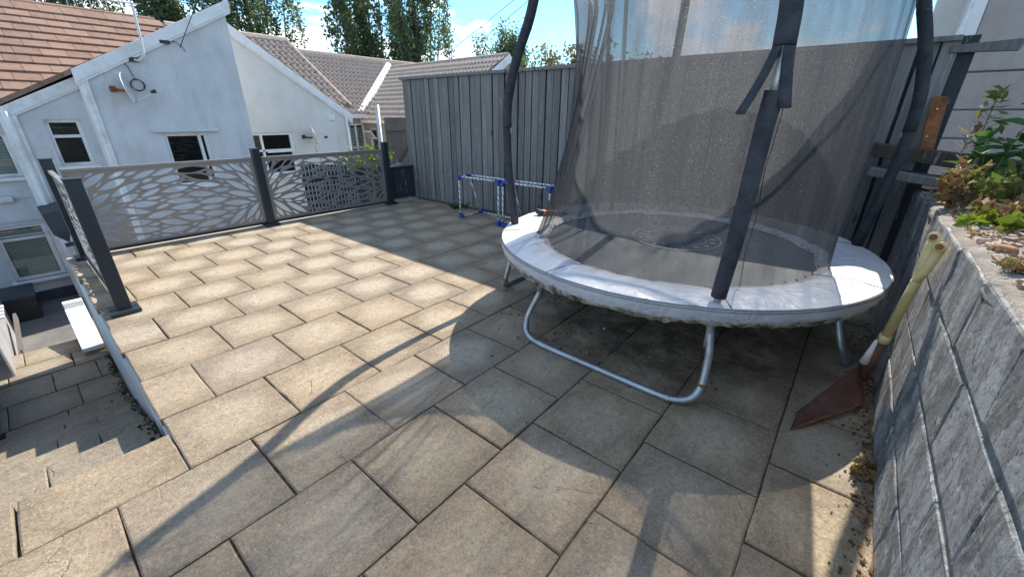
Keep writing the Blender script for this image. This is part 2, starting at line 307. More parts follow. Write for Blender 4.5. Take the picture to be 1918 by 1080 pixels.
# ------------------------------------------------------------------ mesh helpers
class MB:
    def __init__(s): s.v = []; s.f = []
    def add(s, vs, fs):
        o = len(s.v); s.v += [tuple(x) for x in vs]; s.f += [tuple(i + o for i in f) for f in fs]; return s
    def box(s, c, d, rot=None, ch=0):
        hx, hy, hz = d[0] / 2, d[1] / 2, d[2] / 2
        vs = [Vector((x * hx, y * hy, z * hz)) for z in (-1, 1) for y in (-1, 1) for x in (-1, 1)]
        if rot is not None:
            M_ = rot if isinstance(rot, Matrix) else Matrix.Rotation(rot, 3, 'Z'); vs = [M_ @ q for q in vs]
        return s.add([q + Vector(c) for q in vs], [(0, 2, 3, 1), (4, 5, 7, 6), (0, 1, 5, 4), (2, 6, 7, 3), (0, 4, 6, 2), (1, 3, 7, 5)])
    def bb(s, x0, x1, y0, y1, z0, z1): return s.box(((x0 + x1) / 2, (y0 + y1) / 2, (z0 + z1) / 2), (abs(x1 - x0), abs(y1 - y0), abs(z1 - z0)))
    def tube(s, pts, r, n=8, cap=True):
        P = [Vector(p) for p in pts]; rs = r if isinstance(r, (list, tuple)) else [r] * len(P)
        t0 = (P[1] - P[0]).normalized(); a = t0.orthogonal().normalized(); rings = []
        for i, p in enumerate(P):
            t = ((P[min(i + 1, len(P) - 1)] - P[max(i - 1, 0)])).normalized()
            a = (a - t * a.dot(t)).normalized(); bb_ = t.cross(a)
            rings.append([p + (a * math.cos(2 * math.pi * k / n) + bb_ * math.sin(2 * math.pi * k / n)) * rs[i] for k in range(n)])
        vs = [q for rg in rings for q in rg]; fs = []
        for i in range(len(P) - 1):
            for k in range(n): fs.append((i * n + k, i * n + (k + 1) % n, (i + 1) * n + (k + 1) % n, (i + 1) * n + k))
        if cap: fs += [tuple(range(n - 1, -1, -1)), tuple((len(P) - 1) * n + k for k in range(n))]
        return s.add(vs, fs)
    def prism(s, poly, axis, a, b):
        # poly in the two other axes, extruded along axis from a to b
        def mk(p, t): return {'x': (t, p[0], p[1]), 'y': (p[0], t, p[1]), 'z': (p[0], p[1], t)}[axis]
        n = len(poly); vs = [mk(p, a) for p in poly] + [mk(p, b) for p in poly]
        return s.add(vs, [tuple(range(n - 1, -1, -1)), tuple(range(n, 2 * n))] + [(k, (k + 1) % n, n + (k + 1) % n, n + k) for k in range(n)])
    def grid(s, fn, nu, nv, closed=False):
        vs = [fn(i, j) for i in range(nu) for j in range(nv)]; fs = []
        for i in range(nu if closed else nu - 1):
            for j in range(nv - 1):
                i2 = (i + 1) % nu; fs.append((i * nv + j, i2 * nv + j, i2 * nv + j + 1, i * nv + j + 1))
        return s.add(vs, fs)
    def mesh(s, name, mat, o=(0, 0, 0), smooth=False):
        me = bpy.data.meshes.new(name); me.from_pydata([(x - o[0], y - o[1], z - o[2]) for x, y, z in s.v], [], s.f)
        me.materials.append(MT[mat] if isinstance(mat, str) else mat)
        import bmesh
        bm = bmesh.new(); bm.from_mesh(me); bmesh.ops.recalc_face_normals(bm, faces=bm.faces); bm.to_mesh(me); bm.free()
        if smooth: me.polygons.foreach_set('use_smooth', [True] * len(me.polygons))
        return me
    def build(s, name, mat, parent=None, o=None, smooth=False):
        if o is None:
            a = np.array(s.v); o = tuple((a.min(0) + a.max(0)) / 2)
        return place(s.mesh(name, mat, o, smooth), name, parent, o)
WORLD = {}
def place(me, name, parent=None, o=(0, 0, 0)):
    ob = bpy.data.objects.new(name, me); COL.objects.link(ob); WORLD[ob] = Vector(o)
    if parent: ob.parent = parent; ob.location = Vector(o) - WORLD[parent]
    else: ob.location = o
    return ob
def tag(o, label=None, cat=None, group=None, kind=None):
    if label: o['label'] = label
    if cat: o['category'] = cat
    if group: o['group'] = group
    if kind: o['kind'] = kind
    return o
def thing(name, loc, label, cat, group=None):
    e = bpy.data.objects.new(name, None); COL.objects.link(e); e.location = loc; e.empty_display_size = .1; WORLD[e] = Vector(loc)
    return tag(e, label, cat, group)
def struct(name, loc=(0, 0, 0)):
    e = bpy.data.objects.new(name, None); COL.objects.link(e); e.location = loc; WORLD[e] = Vector(loc); return tag(e, kind='structure')
def bevel(ob, w=.004, seg=2):
    m = ob.modifiers.new('edge', 'BEVEL'); m.width = w; m.segments = seg; m.limit_method = 'ANGLE'; return ob

def flat_holes(outer, holes, t):
    """mesh of a sheet in XY with holes, thickness t (centred on z=0)"""
    cu = bpy.data.curves.new('sheet', 'CURVE'); cu.dimensions = '2D'; cu.fill_mode = 'BOTH'; cu.extrude = t / 2
    for lp in [outer] + list(holes):
        sp = cu.splines.new('POLY'); sp.points.add(len(lp) - 1)
        for q, (x, y) in zip(sp.points, lp): q.co = (x, y, 0, 1)
        sp.use_cyclic_u = True
    ob = bpy.data.objects.new('sheet', cu); COL.objects.link(ob)
    dg = bpy.context.evaluated_depsgraph_get(); dg.update()
    me = bpy.data.meshes.new_from_object(ob.evaluated_get(dg))
    bpy.data.objects.remove(ob); bpy.data.curves.remove(cu)
    return me
def sheet(name, outer, holes, t, mat, parent, frame):
    """frame: function (u,v,w)->world"""
    me = flat_holes(outer, holes, t); co = [tuple(frame(*v.co)) for v in me.vertices]
    f = [tuple(p.vertices) for p in me.polygons]; bpy.data.meshes.remove(me)
    mb = MB(); mb.v = co; mb.f = f
    return mb.build(name, mat, parent)

def rect(u0, u1, v0, v1): return [(u0, v0), (u1, v0), (u1, v1), (u0, v1)]

def leaves(name, cen, size, mat, parent=None, asp=1.7, updir=None, o=None, droop=0.):
    """one mesh of many leaf quads at cen (N,3)"""
    n = len(cen); cen = np.asarray(cen, float)
    d = rng.normal(size=(n, 3)); 
    if updir is not None: d = d * .8 + np.array(updir)
    d /= np.linalg.norm(d, axis=1)[:, None]; e = np.cross(d, rng.normal(size=(n, 3))); e /= np.linalg.norm(e, axis=1)[:, None]
    s_ = size * rng.uniform(.6, 1.3, (n, 1)); a = d * s_ * asp / 2; c = e * s_ / 2
    nn = np.cross(d, e) * s_ * .18
    vs = np.stack([cen - a, cen + c + nn, cen + a, cen - c + nn], 1).reshape(-1, 3)
    o = np.array(o if o is not None else cen.mean(0)); vs = vs - o
    me = bpy.data.meshes.new(name); me.vertices.add(4 * n); me.vertices.foreach_set('co', vs.ravel().astype(np.float32))
    me.loops.add(4 * n); me.loops.foreach_set('vertex_index', np.arange(4 * n, dtype=np.int32))
    me.polygons.add(n); me.polygons.foreach_set('loop_start', np.arange(0, 4 * n, 4, dtype=np.int32)); me.polygons.foreach_set('loop_total', np.full(n, 4, np.int32))
    me.update(calc_edges=True); me.materials.append(MT[mat])
    return place(me, name, parent, tuple(o))

# ================================================================== GROUND LEVELS
g = MB(); g.bb(-400, 400, -400, 400, -2.2, -1.6); tag(g.build('ground', 'ground'), kind='structure')
# upper patio: base bed with the slabs laid on it
PX, PY = .455, .4515
X0 = .0174
patio = struct('patio')
m = MB(); m.bb(-5.80, .40, .121, 4.62, -1.3, -.011); m.bb(-1.80, .40, -3.2, .121, -1.3, -.011); m.build('slab_bed', 'joint', patio)
m = MB(); m.bb(-5.80, -1.80, .104, .1205, -1.3, -.036); m.build('retaining_face', 'render_white', patio)
m = MB(); m.bb(-5.86, -5.801, .095, 4.62, -1.3, .012); bevel(m.build('kerb_edging', 'kerb', patio), .006)

def slab_mesh(w, l, seed, mat='slab', t=.045):
    r = random.Random(seed); mb = MB(); n = 5; ring = []
    # outline with slightly wandering riven edges
    def side(a, b_, k):
        out = []
        for i in range(n):
            f = i / n; out.append((a[0] + (b_[0] - a[0]) * f + r.uniform(-.0018, .0018), a[1] + (b_[1] - a[1]) * f + r.uniform(-.0018, .0018)))
        return out
    c = [(-w / 2, -l / 2), (w / 2, -l / 2), (w / 2, l / 2), (-w / 2, l / 2)]
    for i in range(4): ring += side(c[i], c[(i + 1) % 4], i)
    N = len(ring); zt = r.uniform(-.001, .001)
    tx, ty = r.uniform(-.003, .003), r.uniform(-.003, .003)
    ins = [(x * (1 - .006 / w * 2), y * (1 - .006 / l * 2)) for x, y in ring]
    vs = [(x, y, -t) for x, y in ring] + [(x, y, -.003 + r.uniform(-.0015, .0005) + x * tx + y * ty) for x, y in ring] + [(x, y, zt + x * tx + y * ty + r.uniform(-.001, .001)) for x, y in ins] + [(0, 0, zt)]
    fs = []
    for k in range(N):
        k2 = (k + 1) % N; fs += [(k, k2, N + k2, N + k), (N + k, N + k2, 2 * N + k2, 2 * N + k), (2 * N + k, 2 * N + k2, 3 * N)]
    mb.add(vs, fs); return mb.mesh('paving_slab', mat)
FULL = [slab_mesh(PX - .0065, PY - .0075, s) for s in range(8)]
def lay(x0, x1, y0, y1, parent, z=0., mat='slab', j=.00425, name='paving_slab'):
    w, l = x1 - x0, y1 - y0
    if w < .05 or l < .05: return
    if abs(w - PX) < .002 and abs(l - PY) < .002 and mat == 'slab': me = random.choice(FULL)
    else: me = slab_mesh(w - 2 * j, l - 2 * j, random.random(), mat)
    o = place(me, name, parent, ((x0 + x1) / 2 + random.uniform(-.0022, .0022), (y0 + y1) / 2 + random.uniform(-.0022, .0022), z + random.uniform(-.001, .001)))
    return o
for k in range(-1, 14):
    xa, xb = X0 - PX * (k), X0 - PX * (k - 1)
    if k == 0: xa, xb = X0, .368
    elif k == -1: continue
    else: xa, xb = X0 - PX * k, X0 - PX * (k - 1)
    xa = max(xa, -5.795)
    ph = (1.012 if k % 2 == 1 else .7855)
    ylo = .098 if xb < -1.79 else -2.6
    y = ph - PY * 9
    while y < 4.58:
        a, c = max(y, ylo), min(y + PY, 4.58)
        if c > a + .04: lay(xa, xb, a, c, patio)
        y += PY
# landing strip beside the stairs head
for a, c in ((-.36, .108), (-.83, -.36), (-1.3, -.83), (-1.8, -1.3)): lay(-2.125, -1.80, a, c, patio, -.001, 'slab')
# stairs
stairs = thing('stone_steps', (-3.0, -.3, -.6), 'flight of riven stone steps dropping beside the white patio wall', 'steps')
NOS = [-2.125, -2.527, -2.914, -3.288, -3.653, -4.03, -4.41, -4.80]
RISE = .1495
for k in range(1, 8):
    z = -RISE * k; x1, x0 = NOS[k - 1], NOS[k]
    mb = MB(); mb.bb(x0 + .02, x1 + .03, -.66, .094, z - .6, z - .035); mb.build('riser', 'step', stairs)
    for a, c in ((-.30 if k % 2 else -.12, .092), (-.66, -.30 if k % 2 else -.12)):
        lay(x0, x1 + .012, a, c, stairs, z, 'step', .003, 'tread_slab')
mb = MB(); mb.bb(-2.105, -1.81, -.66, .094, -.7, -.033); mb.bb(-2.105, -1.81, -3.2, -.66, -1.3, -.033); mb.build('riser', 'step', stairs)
# lower path
path = struct('lower_path')
ZL = -1.046
mb = MB(); mb.bb(-6.45, -4.78, -.72, .094, -1.7, ZL - .035); mb.build('path_bed', 'joint', path)
for i, (xa, xb) in enumerate(((-5.24, -4.80), (-5.69, -5.25), (-6.07, -5.70), (-6.45, -6.08))):
    ys = [[.092, -.20, -.64, -.72], [.092, -.02, -.34, -.70], [.092, -.17, -.62, -.72], [.092, -.08, -.50, -.72]][i]
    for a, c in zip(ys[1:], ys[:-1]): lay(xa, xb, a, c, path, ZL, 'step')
mb = MB(); mb.bb(-6.46, -6.45, -.72, .3, -1.7, ZL - .02); mb.build('path_edge', 'kerb', path)
# far step wall: dark rough stone at the left of the stairs
r_ = random.Random(3)
t = thing('stone_side_wall', (-4, -.8, -1), 'dark rough stone wall on the outer side of the steps', 'wall')
for k in range(16):
    x = -5.7 + k * .2; zt = -1.0 + .38 * max(0, (x + 4.85)) if x > -4.85 else -.98
    for j in range(3):
        h = .16; mb = MB(); mb.box((x, -.80 + r_.uniform(-.02, .02), zt - .12 + j * h + .18), (.19, .26 + r_.uniform(-.03, .03), h - .012), Matrix.Rotation(r_.uniform(-.06, .06), 3, 'Z'))
        bevel(mb.build('stone', 'plinth', t), .02)
mb = MB(); mb.bb(-5.75, -2.5, -1.0, -.76, -1.7, -.95); mb.build('footing', 'plinth', t)
# grey wall at the foot, left
t = thing('grey_garden_wall', (-6.8, -.8, ZL), 'grey rendered wall at the foot of the steps, left of the lit slabs', 'wall')
mb = MB(); mb.prism([(-5.88, -.56), (-5.88, -1.4), (-9.2, -1.4), (-9.2, -.66)], 'z', -1.6, -.1); bevel(mb.build('wall_face', 'render_grey', t), .02)
mb = MB(); mb.bb(-8.2, -6.5, -.55, -.52, -1.2, -1.12); mb.build('rail', 'board_brown', t)
for k in range(4):
    mb = MB(); mb.bb(-7.3 - .14 * k, -7.22 - .14 * k, -.60, -.55, -.86, -.84); mb.build('bolt', 'upvc', t)
# white low wall
t = thing('white_low_wall', (-6.3, .04, ZL), 'low white painted wall with sunlit capping beside the lit path slabs', 'wall')
mb = MB(); mb.bb(-6.80, -5.87, -.068, .09, -1.6, -.99); mb.build('brick_face', 'brick', t)
for a, c in ((-6.06, -5.85), (-6.26, -6.065), (-6.72, -6.265)):
    f = lambda x: -.955 + (-5.85 - x) * .22
    mb = MB(); mb.prism([(a, f(a)), (c, f(c)), (c, f(c) - .05), (a, f(a) - .05)], 'y', -.078, .092); bevel(mb.build('capping_stone', 'paint_white', t), .006)
mb = MB(); mb.bb(-6.82, -6.725, -.075, .092, -.84, -.70); bevel(mb.build('end_cap', 'paint_white', t), .006)

# raised bank behind the wall and its soil
mb = MB(); mb.grid(lambda i, j: (.50 + .25 * i, -3 + .2 * j, .885 + .03 * mnoise.noise((i * .7, j * .5, 0)) + min(i, 4) * .02), 40, 42)
o = mb.build('soil_bank', 'soil', smooth=True); tag(o, kind='structure')

# ================================================================== RETAINING WALL
wall = thing('retaining_wall', (.45, 1.5, 0), 'weathered grey block retaining wall along the right side of the patio', 'wall')
def wtop(y): return .865 + (4.2 - y) * .024
mb = MB(); mb.prism([(-3.2, -.3), (4.40, -.3), (4.40, wtop(4.28) - .05), (-3.2, wtop(-3.2) - .05)], 'x', .3645, .58); mb.build('mortar_core', 'mortar', wall)
def block_mesh(l, h, seed):
    r = random.Random(seed); mb = MB()
    ys = [-l / 2, -l / 2 + .006, -l / 6, l / 6, l / 2 - .006, l / 2]; zs = [-h / 2, -h / 2 + .006, 0, h / 2 - .006, h / 2]; NY, NZ = len(ys), len(zs)
    def fn(i, j):
        e = (i in (0, NY - 1)) or (j in (0, NZ - 1))
        return ((r.uniform(.0, .0035) if e else r.uniform(-.003, .002)), ys[i] + r.uniform(-.003, .003), zs[j] + r.uniform(-.003, .003))
    mb.grid(fn, NY, NZ)
    o0 = len(mb.v); rim = [i * NZ for i in range(NY)] + [(NY - 1) * NZ + j for j in range(1, NZ)] + [i * NZ + NZ - 1 for i in range(NY - 2, -1, -1)] + [j for j in range(NZ - 2, 0, -1)]
    mb.v += [(.05, mb.v[i][1], mb.v[i][2]) for i in rim]; N = len(rim)
    mb.f += [(rim[k], o0 + k, o0 + (k + 1) % N, rim[(k + 1) % N]) for k in range(N)]
    return mb.mesh('block', 'block')
BL = [block_mesh(.441, .217, s) for s in range(6)]
for row in range(4):
    z = .108 + row * .2235; y = -3 + (.22 if row % 2 else 0)
    while y < 4.2:
        yc, l = y + .22, .44
        if yc + .22 > 4.28: break
        zc = z + (wtop(yc) - .9) * (row / 3.)
        place(random.choice(BL), 'block', wall, (.3615 + random.uniform(-.005, .003), yc, zc)); y += .4475
def cop(i, j):
    y = -3.2 + 7.48 * i / 60; k = j
    xs = [.372, .362, .37, .43, .50, .58, .64]; zs = [-.085, -.04, -.004, .0, .004, -.002, -.06]
    return (xs[k] + .012 * mnoise.noise((y * 4, k, 3)), y, wtop(y) + zs[k] + .014 * mnoise.noise((y * 5, k * .8, 7)))
mb = MB(); mb.grid(cop, 61, 7); mb.build('coping', 'coping', wall, smooth=True)

# ================================================================== WOODEN FENCE
FY = 4.41
fence = thing('board_fence', (-2.8, FY, 0), 'tall weathered grey close-board fence behind the goals and trampoline', 'fence')
BM = []
for s in range(6):
    r = random.Random(s); mb = MB(); w = .088
    mb.add([(-w / 2, -.011, 0), (w / 2, -.005, 0), (w / 2, .008, 0), (-w / 2, .008, 0)] + [(-w / 2 + r.uniform(-.003, .003), -.011, 1.80), (w / 2 + r.uniform(-.003, .003), -.005, 1.80), (w / 2, .008, 1.80), (-w / 2, .008, 1.80)],
           [(0, 1, 5, 4), (1, 2, 6, 5), (2, 3, 7, 6), (3, 0, 4, 7), (0, 3, 2, 1), (4, 5, 6, 7)])
    BM.append(mb.mesh('board', 'board'))
x = -5.90; k = 0
def ftop(x): return 1.885 - (x + 5.9) * .004
while x < .36:
    o = place(random.choice(BM), 'board', fence, (x, FY + (.0 if k % 2 else .006), .045 + random.uniform(-.004, .004))); o.rotation_euler.y = random.uniform(-.004, .004)
    x += .1085 + random.uniform(-.004, .004); k += 1
mb = MB()
for z in (.35, 1.0, 1.62): mb.bb(-5.95, .30, FY + .035, FY + .085, z - .045, z + .045)
mb.build('rail', 'board', fence)
mb = MB(); mb.bb(-5.97, .40, FY + .026, FY + .034, .05, 1.858); mb.build('backing_board', 'board_dark', fence)
mb = MB(); mb.prism([(-5.99, 1.85), (.31, 1.825), (.31, 1.86), (-5.99, 1.89)], 'y', FY - .035, FY + .075); bevel(mb.build('cap_rail', 'board', fence), .004)
mb = MB(); mb.bb(-5.97, .25, FY + .01, FY + .05, 0, .05); mb.build('gravel_board', 'board_brown', fence)
for x in (-5.92, -4.1, -2.3, -.5, .28):
    mb = MB(); mb.bb(x - .05, x + .05, FY + .09, FY + .19, -.1, 1.82); mb.build('post', 'board', fence)
# plank fixed to the end of the fence, running on to the right
mb = MB(); mb.prism([(.27, 1.755), (.595, 1.745), (.61, 1.815), (.27, 1.80)], 'y', FY - .02, FY + .02); tag(bevel(mb.build('grey_plank', 'board'), .003), 'short grey knotty plank nailed to the fence end below its cap', 'plank')
# dark short fence between the corner post and the tall fence
t = thing('dark_end_fence', (-5.85, 4.1, 0), 'short dark grey board fence between the far screen post and the tall fence', 'fence')
for k in range(6):
    mb = MB(); y = 3.93 + k * .083; mb.bb(-5.875, -5.85, y, y + .079, .05, .53); mb.build('board', 'board_dark', t)
mb = MB(); mb.bb(-5.90, -5.83, 3.90, 4.43, .53, .565); bevel(mb.build('top_rail', 'dark', t), .004)
mb = MB(); mb.bb(-5.9, -5.82, 3.86, 3.925, 0, .56); mb.build('post', 'board', t)
mb = MB(); mb.prism([(-5.9, 3.9), (-5.83, 3.9), (-6.3, 4.5), (-6.4, 4.5)], 'z', .535, .56); mb.build('side_rail', 'dark', t)

# ================================================================== DECORATIVE SCREENS
def leaf_pattern(Wd, Ht, seed):
    r = np.random.default_rng(seed); F1 = np.array([-.05, Ht * .36]); F2 = np.array([Wd + .05, Ht * .40]); F3 = np.array([Wd * .52, -.9])
    placed = []; out = []
    def field(p):
        a = p - F1; c = p - F2; v = a / (a @ a + .01) - c / (c @ c + .01); v = v + np.array([.35, 0]); return v / np.linalg.norm(v)
    PTS = np.zeros((0, 3)); mg = .022
    for L, tries in ((.30, 400), (.24, 900), (.19, 2000), (.15, 3000), (.115, 4000), (.085, 5000), (.06, 5000)):
        for _ in range(tries):
            p = np.array([r.uniform(.02, Wd - .02), r.uniform(.02, Ht - .02)]); l = L * r.uniform(.88, 1.1); w = l * r.uniform(.2, .32); w = min(w, .062)
            d = field(p); an = r.normal(0, .16); d = np.array([d[0] * math.cos(an) - d[1] * math.sin(an), d[0] * math.sin(an) + d[1] * math.cos(an)])
            ts = np.linspace(-1, 1, 7); ax = p + ts[:, None] * d * l / 2; rad = (1 - ts ** 2) * w / 2 + .0015
            if (ax.min() < mg) or (ax[:, 0].max() > Wd - mg) or ((ax[:, 1] + rad).max() > Ht - mg) or ((ax[:, 1] - rad).min() < mg): continue
            if len(PTS):
                D = np.linalg.norm(PTS[None, :, :2] - ax[:, None], axis=2) - PTS[None, :, 2] - rad[:, None]
                if D.min() < .0105: continue
            PTS = np.vstack([PTS, np.c_[ax, rad]]); out.append((p, d, l, w, r.uniform(-.25, .25)))
    loops = []
    for p, d, l, w, sk in out:
        nrm = np.array([-d[1], d[0]]); q = []
        for s_ in (1, -1):
            for tt in np.linspace(-1, 1, 8)[:-1]:
                u = tt * s_; h = (1 - u * u) * (1 + sk * u) * w / 2 * s_ * -1; pt = p + d * u * l / 2 + nrm * h; q.append((pt[0], pt[1]))
        loops.append(q)
    return loops
PW, PH = 1.72, .775
PAT = leaf_pattern(PW, PH, 5)
def screen(p0, p1, label, flip=False):
    p0, p1 = Vector(p0), Vector(p1); d = (p1 - p0); L = d.length; d.normalize(); nrm = Vector((d.y, -d.x, 0))
    t = thing('decorative_screen', (p0 + p1) / 2, label, 'screen', 'laser-cut leaf screens round the patio')
    sx = L / PW
    def fr(u, v, w): 
        if flip: u = PW - u
        return p0 + d * u * sx + Vector((0, 0, .055 + v)) + nrm * w
    sheet('cut_sheet', rect(0, PW, 0, PH), PAT, .006, 'panel', t, fr)
    rot = Matrix.Rotation(math.atan2(d.y, d.x), 3, 'Z'); c = (p0 + p1) / 2
    mb = MB(); mb.box(c + Vector((0, 0, .842)), (L, .034, .028), rot); bevel(mb.build('top_rail', 'panel', t), .003)
    mb = MB(); mb.box(c + Vector((0, 0, .043)), (L, .034, .028), rot); bevel(mb.build('bottom_rail', 'dark', t), .003)
    return t
SX = -5.775
screen((SX, .30, 0), (SX, 1.94, 0), 'leaf-cut grey screen panel facing us, left one in the sun by the house gable')
screen((SX, 2.05, 0), (SX, 3.78, 0), 'leaf-cut grey screen panel with a dark slat fence behind it, next to the tall fence', True)
screen((-3.95, .235, 0), (SX + .05, .235, 0), 'leaf-cut screen panel seen almost edge-on above the steps')
def post(x, y, label, h=.945, w=.085):
    t = thing('screen_post', (x, y, 0), label, 'post', 'anthracite posts of the leaf screens')
    mb = MB(); mb.bb(x - w / 2, x + w / 2, y - w / 2, y + w / 2, .03, h); bevel(mb.build('post_body', 'dark', t), .004)
    mb = MB(); mb.bb(x - w / 2 - .004, x + w / 2 + .004, y - w / 2 - .004, y + w / 2 + .004, h, h + .012); bevel(mb.build('post_cap', 'dark', t), .004)
    mb = MB(); mb.bb(x - .085, x - .003, y - .085, y + .085, .0, .032); mb.bb(x + .003, x + .085, y - .085, y + .085, .0, .032); bevel(mb.build('foot_cover', 'dark', t), .008)
    return t
post(-3.89, .235, 'dark screen post standing alone at the near end beside the steps')
post(SX, .235, 'dark screen post at the back left corner behind the edge-on panel')
post(SX, 1.995, 'dark screen post between the two back panels, in the sunlight')
post(SX, 3.835, 'dark screen post beside the short dark end fence')

# ================================================================== TRAMPOLINE
C = Vector((-.935, 2.93, 0)); TZ = .545
tr_ = thing('trampoline', (C.x, C.y, 0), 'round trampoline with worn white pad and tall dark safety net', 'trampoline')
def pol(th, r, z): a = R(th); return Vector((C.x + r * math.cos(a), C.y + r * math.sin(a), z))
mb = MB(); mb.tube([pol(a * 5, 1.19, .49) for a in range(73)], .021, 8, False); mb.build('frame_ring', 'steel', tr_, smooth=True)
# jumping mat
def matf(i, j):
    r = .96 * j / 12; th = i * 5; return pol(th, r, .50 - .022 * (1 - (r / .96) ** 2) + .004 * mnoise.noise((r * 6, th * .08, 1)))
mb = MB(); mb.grid(matf, 72, 13, True); jm = mb.build('jumping_mat', 'matfab', tr_, o=(C.x, C.y, .5), smooth=True)
lc = Vector((-.955, 3.12, 0))
def ringz(x, y): return .50 - .022 * (1 - (math.hypot(x - C.x, y - C.y) / .96) ** 2) + .009
mb = MB()
for rr_, ww in ((.315, .011), (.215, .009)):
    def rg(i, j, rr_=rr_, ww=ww):
        a = R(i * 5); q = (lc.x + (rr_ + ww * (j - .5)) * math.cos(a), lc.y + (rr_ + ww * (j - .5)) * math.sin(a)); return (q[0], q[1], ringz(*q))
    mb.grid(rg, 72, 2, True)
rq = random.Random(5)
for k in range(17):        # the worn, no longer readable lettering of the ring: short strokes
    if k in (4, 13): continue
    a = R(k * 360 / 17 + 4)
    for s_ in range(rq.choice((2, 3, 3))):
        a2 = a + (s_ - 1) * .05; ca, sa = math.cos(a2), math.sin(a2); r0, r1 = .24 + rq.uniform(0, .01), .285 - rq.uniform(0, .012); hw = .007
        q = [(lc.x + r0 * ca - hw * sa, lc.y + r0 * sa + hw * ca), (lc.x + r0 * ca + hw * sa, lc.y + r0 * sa - hw * ca), (lc.x + r1 * ca + hw * sa, lc.y + r1 * sa - hw * ca), (lc.x + r1 * ca - hw * sa, lc.y + r1 * sa + hw * ca)]
        mb.add([(x, y, ringz(x, y)) for x, y in q], [(0, 1, 2, 3)])
mb.build('printed_ring', 'print', jm)
# pad
def padf(i, j):
    th = i * 2.5; f = j / 10; r = .885 + (1.222 - .885) * f
    puff = .016 * math.sin(math.pi * min(1, f * 1.02)); w = .010 * mnoise.noise((th * .09, f * 3, 2)) + .006 * mnoise.noise((th * .3, f * 6, 5))
    seam = -.007 * math.exp(-((((th - 10) % 45) - 22.5) / 1.6) ** 2)
    if j == 0: r += .02 * mnoise.noise((th * .07, 0, 9)) + .008 * mnoise.noise((th * .4, 0, 9))
    return pol(th, r, .524 + .02 * f + puff + w + seam - (.016 if j == 0 else 0))
mb = MB(); mb.grid(padf, 144, 11, True); pad = mb.build('pad', 'pad', tr_, o=(C.x, C.y, .5), smooth=True)
mb = MB()
for k in range(8):
    th = 32.5 + 45 * k
    mb.tube([pol(th, .9 + .32 * q / 6, .524 + .02 * q / 6 + .016 * math.sin(math.pi * min(1, q / 6 * 1.02)) - .003) for q in range(7)], .0022, 4)
for dz in (.0, -.013): mb.tube([pol(a * 2.5, 1.226, .541 + dz + .004 * mnoise.noise((a * .2, 0, 2))) for a in range(145)], .0016, 4, False)
mb.build('seam', 'seam', pad)
mb = MB()
for k in range(60):
    th = k * 6 + 1.5; mb.tube([pol(th, .945, .50), pol(th, .905, .512), pol(th, .885, .52)], .0035, 4)
mb.build('elastic_loops', 'bin', tr_)
# skirt
def skf(i, j):
    th = i * 1.5; f = j / 9; rag = .016 * mnoise.noise((th * .11, 1, 4)) + .014 * mnoise.noise((th * .45, 3, 4)) - .02 * max(0, math.sin(R(th - 225)))  
    depth = .125 + rag; r = 1.222 + .010 * math.sin(f * 3.1) - .022 * f + f * (.012 * mnoise.noise((th * .2, f * 3, 1)) + .013 * mnoise.noise((th * .7, f * 7, 8)))
    return pol(th, r, .546 - depth * f)
mb = MB(); mb.grid(skf, 240, 10, True); mb.build('skirt', 'skirt', tr_, o=(C.x, C.y, 0), smooth=True)
# legs
def smooth_path(pts, n=5):
    P_ = [Vector(p) for p in pts]; out = []
    for i in range(len(P_) - 1):
        p0, p1, p2, p3 = P_[max(i - 1, 0)], P_[i], P_[i + 1], P_[min(i + 2, len(P_) - 1)]
        for s_ in range(n):
            t = s_ / n; out.append(.5 * ((2 * p1) + (-p0 + p2) * t + (2 * p0 - 5 * p1 + 4 * p2 - p3) * t * t + (-p0 + 3 * p1 - 3 * p2 + p3) * t ** 3))
    return out + [P_[-1]]
LEG = [(-.43, -.95, .47), (-.438, -.96, .40), (-.452, -.97, .3), (-.497, -1.0, .175), (-.51, -1.03, .10), (-.485, -1.065, .045), (-.42, -1.10, .022), (-.30, -1.12, .02), (0, -1.125, .02), (.40, -1.13, .02), (.52, -1.12, .026), (.585, -1.095, .06), (.606, -1.06, .12), (.604, -1.035, .2), (.598, -1.015, .29), (.575, -.99, .40), (.56, -.97, .48)]
for k in range(4):
    rt_ = Matrix.Rotation(R(-90 * k + (16 if k == 3 else 0)), 3, 'Z'); P_ = [rt_ @ Vector(p) + C for p in LEG]
    mb = MB(); mb.tube(smooth_path(P_, 4), .019, 10); lg = mb.build('leg', 'steel', tr_, smooth=True)
    mb = MB(); mb.tube([P_[0], P_[1], P_[2]], .023, 10); mb.build('socket', 'steel', lg, smooth=True)
    mb = MB(); mb.tube([P_[12] + Vector((0, 0, -.03)), P_[12] + Vector((0, 0, .015))], .0205, 10); mb.build('rust_band', 'rust', lg)
